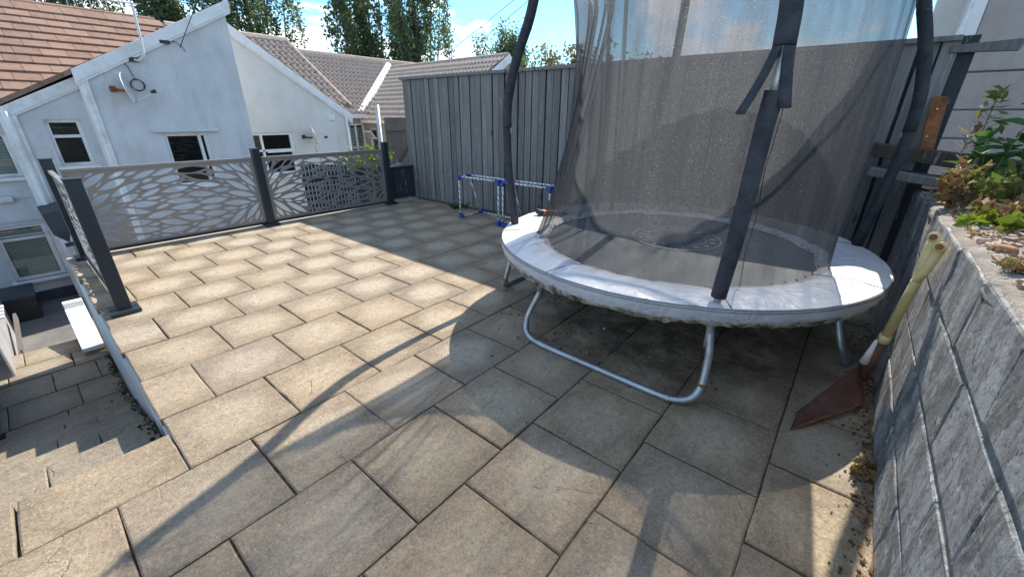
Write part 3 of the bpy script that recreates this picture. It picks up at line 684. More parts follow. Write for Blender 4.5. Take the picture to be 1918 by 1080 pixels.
# poles of the enclosure
prof = [(1.19, .30), (1.20, .60), (1.24, .9), (1.26, 1.15), (1.255, 1.44), (1.19, 1.71), (1.11, 1.92), (1.065, 2.10), (1.0, 2.43)]
def polepts(th, pr): return smooth_path([pol(th, r, z) for r, z in pr])
for th, pr in ((203, [(r * .985, z) for r, z in prof]), (30, [(r + .015, z) for r, z in prof]), (117, [(1.19, .3), (1.21, .8), (1.25, 1.2), (1.22, 1.6), (1.15, 1.9), (1.08, 2.12), (1.0, 2.43)])):
    P_ = polepts(th, pr); mb = MB(); mb.tube(P_, .017, 8); pole = mb.build('pole', 'steel', tr_, smooth=True)
    k = int(len(P_) * .42)
    lowp = [p for p in P_[:k + 1] if p.z > .53]; mb = MB(); mb.tube(lowp, [.031 + .0022 * mnoise.noise((q_.z * 14, th, 0)) for q_ in lowp], 12); mb.build('foam_sleeve', 'foam', pole, smooth=True)
    mb = MB(); mb.tube(P_[k:], .0335, 12); mb.build('foam_sleeve', 'foam', pole, smooth=True)
    for q in (.52, .72, .9):
        i_ = int(len(P_) * q); d_ = (P_[i_ + 1] - P_[i_]).normalized(); mb = MB(); mb.tube([P_[i_], P_[i_] + d_ * .012], .0352, 12); mb.build('tie', 'bin', pole)
# front pole with its torn sleeve
FP = [(1.15, .30), (1.165, .58), (1.21, .86), (1.23, 1.11), (1.24, 1.30), (1.26, 1.46), (1.245, 1.59), (1.225, 1.70), (1.15, 1.9), (1.09, 2.11), (1.0, 2.43)]
P_ = polepts(300, FP); mb = MB(); mb.tube(P_, .016, 8); pole = mb.build('pole', 'steel', tr_, smooth=True)
kb = min(range(len(P_)), key=lambda i: abs(P_[i].z - 1.435)); ku = min(range(len(P_)), key=lambda i: abs(P_[i].z - 1.555))
mb = MB(); mb.tube([p for p in P_[:kb + 1] if p.z > .555], .034, 14); mb.build('foam_sleeve', 'foam', pole, smooth=True)
mb = MB(); mb.tube(P_[ku:], .037, 14); mb.build('foam_sleeve', 'foam', pole, smooth=True)
side = Vector((.77, .64, 0)); out_ = Vector((-.3, .1, 0))
def flap(a0, a1, off, zb, mb, ru=.037):
    p0 = P_[ku]
    def fn(i, j):
        f = i / 8; a = a0 + (a1 - a0) * j / 6; z = p0.z - (p0.z - zb) * f
        base = Vector((p0.x, p0.y, z)) + side * off * (f ** 1.3) + Vector((.0, -.012, 0)) * f
        return base + (side * math.cos(a) + Vector((-side.y, side.x, 0)) * math.sin(a)) * ru * (1 + .12 * f)
    mb.grid(fn, 9, 7)
mb = MB(); flap(-2.1, 1.5, .034, 1.372, mb); flap(-4.0, -2.35, -.075, 1.352, mb)
fl = mb.build('torn_flap', 'foam', pole, smooth=True); sm = fl.modifiers.new('thick', 'SOLIDIFY'); sm.thickness = .008
mb = MB(); mb.tube([P_[kb] - Vector((0, 0, .01)), P_[kb] + Vector((0, 0, .10))], .0172, 10); mb.build('tube_joint', 'hub', pole, smooth=True)
# top ring and net
mb = MB(); mb.tube([pol(a * 5, .995, 2.43) for a in range(73)], .012, 8, False); mb.build('top_ring', 'foam', tr_, smooth=True)
def netr(th, z):
    f = (z - .505) / 1.92; a = R(th); g_ = min(1, (z - .505) / 1.42) * min(1, max(0, (2.43 - z) / .42))
    r = .925 + .035 * math.sin(f * math.pi) * math.cos(a - R(10)) - .05 * math.sin(f * math.pi) * max(0, math.cos(a - R(185))) + .06 * f * max(0, math.cos(a - R(165))) - .03 * f * max(0, math.cos(a - R(20)))
    r -= .30 * g_ ** 1.2 * max(0, math.cos((a - R(224)) * 1.9) if abs(th - 224) < 47 else 0) ** 1.3
    lf = max(0, math.cos(a - R(170)))
    r += (.006 + .022 * lf * (.3 + f)) * math.sin(a * 31 + 2.2 * math.sin(a * 5)) + .012 * mnoise.noise((math.cos(a) * 4, math.sin(a) * 4, z * .8)) * (1 - abs(2 * f - 1))
    r += .02 * lf * math.sin(a * 12 + 1)
    if f < .12: r += (.03 * mnoise.noise((math.cos(a) * 6, math.sin(a) * 6, 4)) + .02) * (1 - f / .12)
    return r
def netf(i, j):
    th = i * 1.0; z = .505 + 1.92 * (j / 40); return pol(th, netr(th, z), z)
mb = MB(); mb.grid(netf, 360, 41, True); net = mb.build('safety_net', 'net', tr_, o=(C.x, C.y, 0), smooth=True)
mb = MB()
for th0, w in ((143, 1.5), (151, 1.7)):
    mb.grid(lambda i, j: pol(th0 + w * (i - .5) * 1.4 + 2.5 * math.sin(j * .07), netr(th0, .52 + 1.9 * j / 30) + .012, .52 + 1.9 * j / 30), 2, 31)
mb.build('net_strap', 'net_strap', net)
mb = MB(); mb.tube([pol(312, .9 + .01 * math.sin(k), 1.5 - k * .07) for k in range(15)], .0022, 5); mb.build('pull_cord', simple('ochre_cord', (.35, .2, .1), .8), net)
# tool on the pad
t = thing('hand_tool', (-2.02, 2.86, .56), 'orange and black plastic tool lying on the trampoline pad by its left pole', 'tool')
rot = Matrix.Rotation(R(62), 3, 'Z') @ Matrix.Rotation(R(6), 3, 'Y')
oz = Vector((-2.0, 2.86, .575))
for nm, cx_, dm, mt in (('body', .05, (.17, .07, .035), 'orange'), ('grip', -.055, (.045, .078, .042), 'bin'), ('blade', .17, (.09, .05, .012), 'orange')):
    mb = MB(); mb.box(oz + rot @ Vector((cx_, 0, 0)), dm, rot); bevel(mb.build(nm, mt, t), .01, 3)
mb = MB(); mb.box(oz + rot @ Vector((.05, .012, .0185)), (.10, .016, .003), rot); mb.build('slot', 'bin', t)

# ================================================================== GOALS
def goal(x0, x1, label):
    y0, yb, yt, h = 3.91, 4.33, 4.10, .575; t = thing('mini_goal', ((x0 + x1) / 2, 4.1, 0), label, 'goal', 'small football goals by the fence')
    rr_ = .0125
    for x in (x0, x1):
        mb = MB(); mb.tube([(x, y0, .02), (x, y0, h)], rr_); mb.build('upright', 'goal', t, smooth=True)
        mb = MB(); mb.tube([(x, y0, .015), (x, yb, .015)], rr_); mb.build('base_bar', 'goal', t, smooth=True)
        mb = MB(); mb.tube([(x, yt, h), (x, yb, .015)], rr_ * .9); mb.build('back_stay', 'goal', t, smooth=True)
        mb = MB(); mb.tube([(x, y0, h), (x, yt, h)], rr_ * .9); mb.build('top_bar', 'goal', t, smooth=True)
        for y, z in ((y0, .03), (y0, h), (yt, h), (yb, .02)):
            sx = 1 if x == x0 else -1
            mb = MB(); mb.box((x, y, z - (.02 if z > .3 else -.012)), (.034, .034, .07)); mb.box((x + sx * .03, y, z), (.06, .032, .032)); mb.box((x, y + (.03 if y == y0 else -.03), z), (.032, .06, .032)); bevel(mb.build('corner_joint', 'blue', t), .006)
    mb = MB(); mb.tube([(x0, y0, h), (x1, y0, h)], rr_); mb.build('crossbar', 'goal', t, smooth=True)
    mb = MB(); mb.tube([(x0, yt, h), (x1, yt, h)], rr_); mb.build('crossbar', 'goal', t, smooth=True)
    mb = MB(); mb.tube([(x0, yb, .015), (x1, yb, .015)], rr_); mb.build('base_bar', 'goal', t, smooth=True)
    mb = MB()
    for k in range(1, 12):
        x = x0 + (x1 - x0) * k / 12; mb.tube([(x, yt, h), (x, (yt + yb) / 2 + .02, h * .48), (x, yb, .015)], .0013, 3)
    for k in range(1, 9):
        f = k / 9; mb.tube([(x0, yt + (yb - yt) * f, h + (.015 - h) * f), ((x0 + x1) / 2, yt + (yb - yt) * f + .015, h + (.015 - h) * f), (x1, yt + (yb - yt) * f, h + (.015 - h) * f)], .0013, 3)
    mb.build('goal_net', 'wire', t)
goal(-4.195, -3.475, 'left one of two small white and blue football goals by the fence')
goal(-3.40, -2.68, 'white and blue football goal half hidden behind the trampoline pole')

# ================================================================== SHOVEL
t = thing('shovel', (.2, 2.3, 0), 'shovel with cream handle and maroon blade leaning on the block wall', 'shovel')
B0, B1 = Vector((.284, 2.50, .105)), Vector((.318, 2.30, .89)); dr = (B1 - B0).normalized()
mid = B0 + dr * .27
mb = MB(); mb.tube([mid, B0 + dr * .6, B1 - dr * .2], [.0205, .0185, .0195], 14); sh = mb.build('shaft', 'cream', t, smooth=True)
mb = MB(); mb.tube([mid - dr * .012, mid + dr * .03], .0235, 14); mb.build('collar', 'cream', sh, smooth=True)
sd = Vector((.55, -.8, 0)); sd = (sd - dr * sd.dot(dr)).normalized(); tmp = dr.cross(sd)
for s_ in (1, -1):
    a = B1 - dr * .2; e = B1 + sd * .021 * s_ + dr * (.0 if s_ < 0 else -.02)
    mb = MB(); mb.tube([a, a + dr * .06 + sd * .012 * s_, e], [.0165, .0165, .019], 12); sh2 = mb.build('handle_prong', 'cream', t, smooth=True)
    ax_ = Vector((-.35, -.93, .1)).normalized()
    mb = MB(); mb.tube([e - ax_ * -.022 + dr * .004, e + ax_ * .028 + dr * .004], .0215, 14); mb.build('prong_end', 'cream', sh2, smooth=True)
    mb = MB(); mb.tube([e + ax_ * .0275 + dr * .004, e + ax_ * .0295 + dr * .004], .013, 12); mb.build('bolt_hole', 'rust', sh2)
mb = MB(); mb.tube([B0, mid], [.024, .021], 14); mb.build('socket', 'maroon', t, smooth=True)
mb = MB(); mb.tube([mid - dr * .01 + Vector((-.022, -.008, 0)), mid - dr * .16 + Vector((-.026, -.012, -.0))], [.008, .02], 10); mb.build('lit_side_strip', simple('lit_side_tone', (.72, .66, .62), .5), t, smooth=True)  # sunlit side of the handle, put into a separate pale strip
QA, QB, QC, QD = Vector((.058, 1.955, .010)), Vector((.066, 2.118, .012)), Vector((.262, 2.545, .150)), Vector((.318, 2.355, .032))
def bl(i, j):
    f = i / 10; u = j / 8                 # f from the straight cutting edge to the shoulders, u across
    e0 = QA.lerp(QD, f); e1 = QB.lerp(QC, f); p = e0.lerp(e1, u); nb = (QD - QA).cross(QB - QA).normalized(); nb = nb if nb.z > 0 else -nb
    c = 4 * (u - .5) ** 2
    if f > .85: p = p.lerp(e0.lerp(e1, .5), (f - .85) * .9 * c)      # rounded shoulders
    p += nb * (.016 * c * f - .012 * (1 - c) * (1 - f)); p.z = max(p.z, .008); return p
mb = MB(); mb.grid(bl, 11, 9); o = mb.build('blade', 'maroon', t, smooth=True); sm = o.modifiers.new('thick', 'SOLIDIFY'); sm.thickness = .004
mb = MB(); mb.tube([bl(i, 0) + Vector((0, 0, .002)) for i in range(1, 10)], .004, 6); mb.build('worn_edge', 'rust', t)

# ================================================================== HOUSES
def window(parent, x, y0, y1, z0, z1, bars=(), vbars=(), sill=True, fw=.05, depth=.07, blind=None, mat='upvc'):
    """window in a wall facing +X whose outer face is at x"""
    xr = x - depth
    fr_ = sheet('window', rect(y0, y1, z0, z1), [rect(y0 + fw, y1 - fw, z0 + fw, z1 - fw)], .05, mat, parent, lambda u, v, w: (xr + w, u, v))
    ys = [y0 + fw * .8] + list(vbars) + [y1 - fw * .8]; zs = [z0 + fw * .8] + list(bars) + [z1 - fw * .8]
    for q in bars: mb = MB(); mb.bb(xr - .024, xr + .032, y0 + fw, y1 - fw, q - .022, q + .022); bevel(mb.build('transom', mat, fr_), .004)
    for q in vbars: mb = MB(); mb.bb(xr - .024, xr + .032, q - .022, q + .022, z0 + fw, z1 - fw); bevel(mb.build('mullion', mat, fr_), .004)
    for a, c in zip(zs[:-1], zs[1:]):
        mb = MB(); mb.bb(xr - .012, xr - .004, y0 + fw * .8, y1 - fw * .8, a, c); mb.build('pane', 'glass', fr_)
    mb = MB(); mb.bb(xr - .55, xr - .5, y0 - .4, y1 + .4, z0 - .3, z1 + .3); mb.build('room_back', 'room', fr_)
    if blind:
        mb = MB(); n = int((z1 - z0 - .12) / blind)
        for k in range(n): mb.box((xr - .032, (y0 + y1) / 2, z0 + .07 + k * blind), (blind * .78, y1 - y0 - .12, .003), Matrix.Rotation(R(72), 3, 'Y'))
        mb.build('blind', 'blind', fr_)
    if sill: mb = MB(); mb.bb(xr, x + .07, y0 - .05, y1 + .05, z0 - .05, z0); bevel(mb.build('sill', mat, fr_), .006)
    return fr_
def wall_x(parent, x, poly, holes, mat, t=.25, name='wall'):
    return sheet(name, poly, holes, t, mat, parent, lambda u, v, w: (x - t / 2 + w, u, v))
def barge(parent, x, pts, h=.17, t=.03, drop=0):
    (ya, za), (yb, zb) = pts
    for dz, dx, hh in ((0, 0, h), (-h * .45, -.012, h * .75)):
        mb = MB(); mb.prism([(ya, za + dz), (yb, zb + dz), (yb, zb + dz - hh), (ya, za + dz - hh)], 'x', x + dx, x + t + dx); bevel(mb.build('barge_board', 'upvc', parent), .004)
def pantiles(name, parent, mat, o, du, dv, nu, rows, clip=None, uw=.15, gauge=.30):
    """joined rows of profiled tiles; o origin at eave, du along eave, dv up the slope"""
    o, du, dv = Vector(o), Vector(du).normalized(), Vector(dv).normalized(); n_ = du.cross(dv); n_ = n_ if n_.z > 0 else -n_
    mb = MB(); prof_ = [0, .032, .045, .032, 0, -.006]
    for r in range(rows):
        ks = [k for k in range(nu * len(prof_) + 1)]
        def ok(k): return clip is None or clip(k / len(prof_) * uw, r * gauge)
        run = [k for k in ks if ok(k)]
        if len(run) < 2: continue
        v0 = len(mb.v)
        for k in run:
            h = prof_[k % len(prof_)]; p = o + du * (k / len(prof_) * uw) + dv * (r * gauge)
            mb.v += [tuple(p + n_ * (h + .002)), tuple(p + n_ * (h + .042)), tuple(p + dv * (gauge + .02) + n_ * (h + .006))]
        for i in range(len(run) - 1):
            a = v0 + 3 * i; mb.f += [(a, a + 3, a + 4, a + 1), (a + 1, a + 4, a + 5, a + 2)]
    return tag(mb.build(name, mat, parent), kind='stuff')

# ---- house 1: white gabled rear wing, brown tiled roof
h1 = thing('white_house', (-10, 1.2, -1.6), 'white rendered house with brown tiled roof and sloping gable wing', 'house')
wall_x(h1, -9.0, [(1.09, -1.6), (3.14, -1.6), (3.14, 3.02), (1.09, 1.90)], [rect(1.80, 2.42, .18, 1.045)], 'render_white')
mb = MB(); mb.bb(-9.95, -9.251, 1.092, 1.25, -1.6, 1.90); mb.build('return_wall', 'paint_white', h1)
mb = MB(); mb.bb(-12.9, -9.252, 2.9, 3.13, -1.6, 2.9); mb.build('party_wall', 'render_white', h1)
mb = MB(); mb.bb(-9.06, -8.97, 1.075, 1.115, -1.6, 1.86); mb.tube([(-9.0, 1.06, -1.6), (-9.0, 1.06, 1.8)], .032, 10); mb.build('downpipe', 'upvc', h1)
window(h1, -9.0, 1.80, 2.42, .18, 1.045, (), (2.30,), True)
mb = MB(); mb.bb(-9.0, -8.93, 1.66, 2.58, 1.06, 1.10); bevel(mb.build('lintel', 'render_white', h1), .006)
barge(h1, -8.985, ((.98, 1.915), (3.22, 3.13)), .17)
wall_x(h1, -9.9, [(.2, -1.6), (1.1, -1.6), (1.1, 1.80), (.2, 1.36)], [rect(.56, .96, .55, 1.25)], 'render_white')
window(h1, -9.9, .56, .96, .55, 1.25, (1.0,), (), True, .045)
barge(h1, -9.885, ((.14, 1.40), (1.10, 1.88)), .15)
wall_x(h1, -10.1, [(-2.2, -1.6), (.24, -1.6), (.24, 1.38), (-2.2, 1.38)], [rect(-.50, .12, .42, 1.06), rect(-.47, .10, -1.2, -.31)], 'render_white')
window(h1, -10.1, -.50, .12, .42, 1.06, (), (), True, .05, .07, .03)
window(h1, -10.1, -.47, .10, -1.2, -.31, (-.53,), (), True, .05, .07, .033)
mb = MB(); mb.bb(-10.1, -10.07, -2.2, .2, -1.6, -1.42); mb.build('plinth', 'plinth', h1)
for z in (-.47, -.25): mb = MB(); mb.bb(-10.1, -10.085, -2.2, .18, z, z + .012); mb.build('render_band', 'render_white', h1)
mb = MB(); mb.bb(-10.2, -9.93, -2.2, .16, 1.36, 1.42); mb.tube([(-9.98, -2.2, 1.40), (-9.98, .2, 1.40)], .05, 10); mb.build('gutter', 'upvc', h1)
mb = MB(); mb.tube([(-9.86, .20, 1.36), (-9.84, .21, 1.2), (-9.84, .215, -.9), (-9.84, .22, -1.6)], .042, 10); mb.bb(-9.9, -9.85, .12, .30, -1.6, 1.30); mb.build('downpipe', 'upvc', h1)
# wing roof (mono pitch) seen from below
mb = MB(); mb.prism([(.1, 1.40), (3.2, 3.02), (3.2, 3.09), (.1, 1.47)], 'x', -13.2, -9.9); mb.prism([(.98, 1.86), (3.2, 3.02), (3.2, 3.09), (.98, 1.93)], 'x', -9.899, -9.0); mb.build('wing_roof', 'tile_brown', h1)
# main roof with single tiles
e0 = Vector((-10.2, -1.8, 1.45)); dv = Vector((-.866, 0, .5)); du = Vector((0, 1, 0)); nn_ = Vector((.5, 0, .866))
mb = MB(); mb.prism([(-10.15, 1.40), (-13.4, 3.275), (-16.6, 1.4)], 'y', -2.2, 3.2); rf = mb.build('roof', 'tile_brown', h1)
TM = []
for s in range(5):
    r = random.Random(s); mb = MB(); mb.box((0, .0, .018), (.385, .319, .036), Matrix.Rotation(0, 3, 'Z')); me = mb.mesh('tile', 'tile_brown')
    TM.append(me)
Rt = Matrix((dv, du, nn_)).transposed()
for r in range(12):
    for c in range(15):
        p = e0 + dv * (.17 + r * .295) + du * (.165 + c * .325 + (.16 if r % 2 else 0)) + nn_ * (.052 + random.uniform(-.003, .003))
        if p.y > 3.1: continue
        o = place(random.choice(TM), 'tile', rf, p); o.rotation_euler = (Rt @ Matrix.Rotation(R(-6.0), 3, 'Y').inverted()).to_euler()
for c in range(12):
    mb = MB(); y = -2.1 + c * .44; mb.tube([(-13.4, y, 3.27), (-13.4, y + .43, 3.27)], .11, 8); mb.build('ridge_tile', 'tile_brown', rf)
# small fixtures on house 1
def dish(x, y, z, r, label, face, rusty=True):
    t = thing('satellite_dish', (x, y, z), label, 'satellite dish'); f = Vector(face).normalized(); a = f.orthogonal().normalized(); bb_ = f.cross(a)
    c = Vector((x, y, z))
    def fn(i, j):
        an = R(i * 15); q = r * j / 5; return c + (a * math.cos(an) * .9 + bb_ * math.sin(an)) * q + f * (.16 * (q / r) ** 2 - .16) * r
    mb = MB(); mb.grid(fn, 24, 6, True); o = mb.build('bowl', 'hub', t, smooth=True); s_ = o.modifiers.new('th', 'SOLIDIFY'); s_.thickness = .008
    mb = MB(); e = c + f * r * 1.25 + Vector((0, 0, -r * .55)); mb.tube([c - Vector((0, 0, r * .9)), e], .009, 6); mb.build('feed_arm', 'hub', t)
    mb = MB(); mb.tube([e - f * .02 + Vector((0, 0, .02)), e + f * .05 + Vector((0, 0, .03))], [.02, .028], 8); mb.build('receiver', 'bin', t)
    w = Vector((x - .14 - .0, y - .16, z - .02)); mb = MB(); mb.tube([c - f * .03 - Vector((0, 0, .03)), c - f * .1 - Vector((.02, 0, .02)), w + Vector((.05, 0, 0)), w], .02, 6); mb.bb(w.x - .01, w.x + .02, w.y - .035, w.y + .035, w.z - .04, w.z + .04); mb.build('bracket', 'rust' if rusty else 'bin', t)
    return t
dish(-8.84, 1.52, 1.70, .225, 'satellite dish on a rusty bracket high on the big gable wall', (.42, 1, .2))
t = thing('cable_coil', (-8.98, 1.67, 1.76), 'dark coil of cable hung on the gable wall beside the rusty dish', 'cable')
mb = MB()
for k in range(3): mb.tube([(-8.98 + .006 * k, 1.67 + (.075 + .006 * k) * math.cos(R(a * 20)), 1.75 + (.085 - .004 * k) * math.sin(R(a * 20))) for a in range(19)], .006, 5)
mb.tube([(-8.985, 1.66, 1.84), (-8.985, 1.62, 2.0), (-8.985, 1.55, 2.12)], .005, 5); mb.build('coil', 'wire', t)
t = thing('aerial_mast', (-8.9, 1.78, 2.1), 'bent television aerial mast fixed to the barge board of the gable', 'aerial')
mb = MB(); mb.tube(smooth_path([(-8.97, 1.73, 2.10), (-8.9, 1.77, 2.09), (-8.86, 1.83, 2.16), (-8.86, 1.86, 2.4), (-8.86, 1.88, 2.86)]), .018, 8); mb.build('mast', 'hub', t, smooth=True)
mb = MB(); mb.bb(-9.0, -8.96, 1.66, 1.78, 2.07, 2.13); mb.build('bracket', 'bin', t)
yag = Vector((-8.86, 1.88, 2.83))
mb = MB(); bd = Vector((-.9, -.42, .13)).normalized(); mb.tube([yag - bd * .1, yag + bd * 1.35], .010, 6); mb.build('boom', 'hub', t)
for k in range(9):
    mb = MB(); c_ = yag + bd * (.02 + .16 * k); mb.tube([c_ - Vector((0, 0, .13)), c_ + Vector((0, 0, .13))], .006, 5); mb.build('element', 'hub', t)
mb = MB(); mb.bb(-9.0, -8.95, 2.10, 2.24, 2.36, 2.41); tag(bevel(mb.build('junction_box', 'bin'), .01), 'small black junction box under the gable barge board', 'junction box')
t = thing('house_cable', (-8.97, 2.4, 2.3), 'thin dark cable rising from the gable wall out of the picture', 'cable')
mb = MB(); mb.tube([(-8.98, 2.36, 2.33), (-8.7, 2.55, 2.75), (-7.9, 2.8, 3.4), (-7, 3.1, 4.2)], .006, 5); mb.tube([(-8.98, 2.2, 2.38), (-8.97, 2.3, 2.41), (-8.98, 2.38, 2.36), (-8.98, 2.42, 2.28)], .005, 5); mb.build('cable', 'wire', t)
t = thing('wall_lamp', (-10.05, -.16, .1), 'grey bulkhead lamp on the far left house wall between two windows', 'lamp')
mb = MB(); mb.bb(-10.1, -10.02, -.25, -.09, .05, .15); bevel(mb.build('housing', 'hub', t), .03, 3)
mb = MB(); mb.tube([(-10.08, -.09, .11), (-10.08, .16, .12)], .008, 5); mb.build('cable', 'hub', t)
# canopy over the basement door
t = thing('door_canopy', (-9.4, .3, -.2), 'small dark door canopy with black gutter, seen behind the edge-on screen', 'canopy')
mb = MB(); mb.prism([(.10, -.02), (.42, .05), (.26, -.47), (.13, -.33)], 'x', -9.85, -8.98); mb.build('canopy_roof', 'plinth', t)
mb = MB(); mb.prism([(.17, -.42), (.42, -.2), (.42, -.5), (.2, -.5)], 'x', -9.3, -8.99); mb.build('bracket', 'upvc', t)
mb = MB(); mb.tube([(-8.95, .20, -.5), (-8.95, .42, -.47)], .03, 8); mb.build('gutter', 'bin', t)
# dark box below the lower window
t = thing('dark_storage_box', (-9.6, -.5, -1.6), 'black storage box against the house below the lower left window', 'box')
mb = MB(); mb.bb(-9.95, -9.25, -.72, -.34, -1.6, -1.26); bevel(mb.build('box_body', 'bin', t), .015)
mb = MB(); mb.bb(-9.97, -9.23, -.74, -.32, -1.26, -1.21); bevel(mb.build('lid', 'plinth', t), .012)

# ---- house 2
h2 = thing('cream_house', (-10.5, 4.6, -1.6), 'cream rendered house whose white barge board slopes down to the right', 'house')
wall_x(h2, -9.9, [(3.14, -1.6), (5.60, -1.6), (5.62, 1.36), (3.45, 2.82), (3.14, 2.62)], [rect(3.30, 4.27, .10, .99)], 'render_cream')
window(h2, -9.9, 3.30, 4.27, .10, .99, (.62,), (3.62,), True, .06)
mb = MB(); mb.bb(-9.86, -9.855, 3.66, 4.23, .58, .62); mb.build('window_trim', 'upvc', h2)
barge(h2, -9.885, ((5.74, 1.34), (3.40, 2.94)), .16)
mb = MB(); mb.bb(-12.2, -10.151, 5.4, 5.6, -1.6, 1.5); mb.build('side_wall', 'render_cream', h2)
mb = MB(); mb.prism([(5.75, 1.31), (3.4, 2.90), (3.4, 2.97), (5.75, 1.38)], 'x', -10.4, -9.9); mb.build('wing_roof', 'tile_grey', h2)
mb = MB(); mb.bb(-9.9, -9.86, 5.15, 5.30, 1.22, 1.34); bevel(mb.build('vent_cover', 'upvc', h2), .012)
mb = MB(); mb.tube([(-9.87, 5.585, -1.6), (-9.87, 5.585, 1.3)], .03, 8); mb.build('downpipe', 'upvc', h2)
mb = MB(); mb.prism([(-10.05, 1.50), (-12.85, 3.13), (-15.6, 1.5)], 'y', 3.2, 5.82); mb.build('roof', 'tile_grey', h2)
pantiles('roof_tiles', h2, 'tile_grey', (-10.1, 3.2, 1.565), (0, 1, 0), (-.866, 0, .5), 18, 11, lambda u, v: u < 2.62)
mb = MB(); mb.tube([(-12.85, 3.2, 3.16), (-12.85, 5.86, 3.16)], .10, 8); mb.build('ridge', 'tile_grey', h2)
mb = MB(); mb.prism([(-10.0, 1.48), (-12.85, 3.13), (-12.85, 3.22), (-10.0, 1.57)], 'y', 5.82, 5.88); mb.build('verge', 'tile_grey', h2)
dish(-9.70, 4.63, .90, .2, 'small satellite dish on the cream wall right of its window', (.25, 1, .2), False)

# ---- terrace beyond: main roof, valley wing
h3 = thing('terrace_house', (-12.5, 9, -1.6), 'beige terrace house with grey-brown tiled roofs meeting in a white valley', 'house')
wall_x(h3, -12.0, [(5.6, -1.6), (7.50, -1.6), (7.50, 1.34), (5.6, 1.34)], [rect(6.84, 7.36, .05, 1.10)], 'render_beige')
window(h3, -12.0, 6.84, 7.36, .05, 1.10, (.42,), (7.08,), True, .05, .07, .05)
mb = MB(); mb.bb(-12.0, -11.86, 5.6, 7.72, 1.25, 1.38); mb.build('gutter', 'upvc', h3)
YW = 7.38
sheet('wall', rect(-12.2, -8.9, -1.6, 1.16), [rect(-11.86, -11.42, .30, .98)], .2, 'render_beige', h3, lambda u, v, w: (u, YW + .1 + w, v))
fr_ = sheet('window', rect(-11.86, -11.42, .30, .98), [rect(-11.80, -11.48, .36, .66), rect(-11.80, -11.48, .71, .92)], .05, 'upvc', h3, lambda u, v, w: (u, YW + .08 + w, v))
mb = MB(); mb.bb(-11.82, -11.46, YW + .09, YW + .096, .34, .94); mb.build('pane', 'glass', fr_)
mb = MB(); mb.bb(-12.2, -11.2, YW + .5, YW + .55, .1, 1.1); mb.build('room_back', 'room', fr_)
mb = MB(); rot = Matrix.Rotation(R(38), 3, 'X'); mb.box((-11.64, YW - .12, .80), (.42, .03, .26), rot); op_ = bevel(mb.build('open_casement', 'upvc', fr_), .005)
mb = MB(); mb.box((-11.64, YW - .138, .79), (.30, .012, .16), rot); mb.build('pane', 'glass', op_)
mb = MB(); mb.bb(-12.0, -8.7, YW - .14, YW + .0, 1.12, 1.24); bevel(mb.build('fascia', 'upvc', h3), .005)
mb = MB(); mb.tube([(-10.72, YW - .08, -1.6), (-10.72, YW - .08, 1.12)], .04, 8); mb.build('downpipe', 'upvc', h3)
# main roof
mb = MB(); mb.prism([(-11.9, 1.33), (-15.19, 3.19), (-18.4, 1.33)], 'y', 5.3, 26); mb.build('roof', 'tile_grey', h3)
pantiles('roof_tiles', h3, 'tile_grey', (-11.86, 5.3, 1.36), (0, 1, 0), (-.866, 0, .4903), 130, 13, None, .15, .285)
mb = MB(); mb.tube([(-15.19, 5.3, 3.22), (-15.19, 26, 3.22)], .11, 8); mb.build('ridge', 'tile_grey', h3)
# valley wing roof facing -Y and its far slope, ridge along X
mb = MB(); mb.prism([(YW - .12, 1.18), (10.31, 2.88), (13.2, 1.18)], 'x', -14.6, -8.72); mb.build('wing_roof', 'tile_grey', h3)
EX, EY = -8.72, YW - .15
pantiles('wing_roof_tiles', h3, 'tile_grey', (EX, EY, 1.20), (-1, 0, 0), (0, .866, .5), 40, 12, lambda u, v: u < 3.45 + v * .84, .15, .28)
mb = MB(); mb.tube([(-8.72, 10.31, 2.93), (-14.7, 10.31, 2.93)], .11, 8); mb.build('wing_ridge', 'tile_grey', h3)
mb = MB(); mb.tube([(-12.0, YW - .12, 1.37), (-14.62, 10.28, 3.05)], .12, 6); mb.build('valley_lead', 'paint_white', h3)
for s_ in (1, -1):
    a = (YW - .2 if s_ > 0 else 13.3, 1.10); mb = MB(); mb.prism([a, (10.31, 2.98), (10.31, 2.76), (a[0] + .3 * s_, .98)], 'x', -8.73, -8.68); bevel(mb.build('barge_board', 'upvc', h3), .004)
mb = MB(); mb.prism([(YW + .2, -1.6), (13, -1.6), (13, 1.1), (10.31, 2.7), (YW + .2, 1.1)], 'x', -8.95, -8.75); mb.build('gable_wall', 'render_beige', h3)

# pipe, old brown fence, slat fence, shrub behind the right screen
mb = MB(); mb.tube([(-6.5, 4.26, -1.6), (-6.5, 4.262, 1.50)], .032, 10); t = mb.build('vent_pipe', 'hub', smooth=True); tag(t, 'upright pale grey vent pipe rising behind the far screen post', 'pipe')
t = thing('brown_board_fence', (-7, 5, -1.6), 'old brown board fence seen between the vent pipe and the tall fence', 'fence')
for k in range(7):
    mb = MB(); y = 4.72 + k * .115; mb.bb(-7.02, -7.0, y, y + .11, -1.6, 1.30 + .0 * k); mb.build('board', 'board_brown', t)
mb = MB(); mb.bb(-7.0, -6.95, 4.70, 5.55, 1.07, 1.18); mb.build('rail', 'board_brown', t)
mb = MB(); mb.box((-6.93, 5.06, .55), (.03, .09, .5), Matrix.Rotation(R(-40), 3, 'X')); mb.build('brace', 'board_brown', t)
t = thing('dark_slat_fence', (-7, 3.8, -1.6), 'dark upright slat fence standing low behind the shaded screen panel', 'fence')
for k in range(26):
    mb = MB(); y = 3.05 + k * .062; mb.bb(-7.02, -7.0, y, y + .045, -1.6, .60 - .006 * k); mb.build('slat', 'board_dark', t)
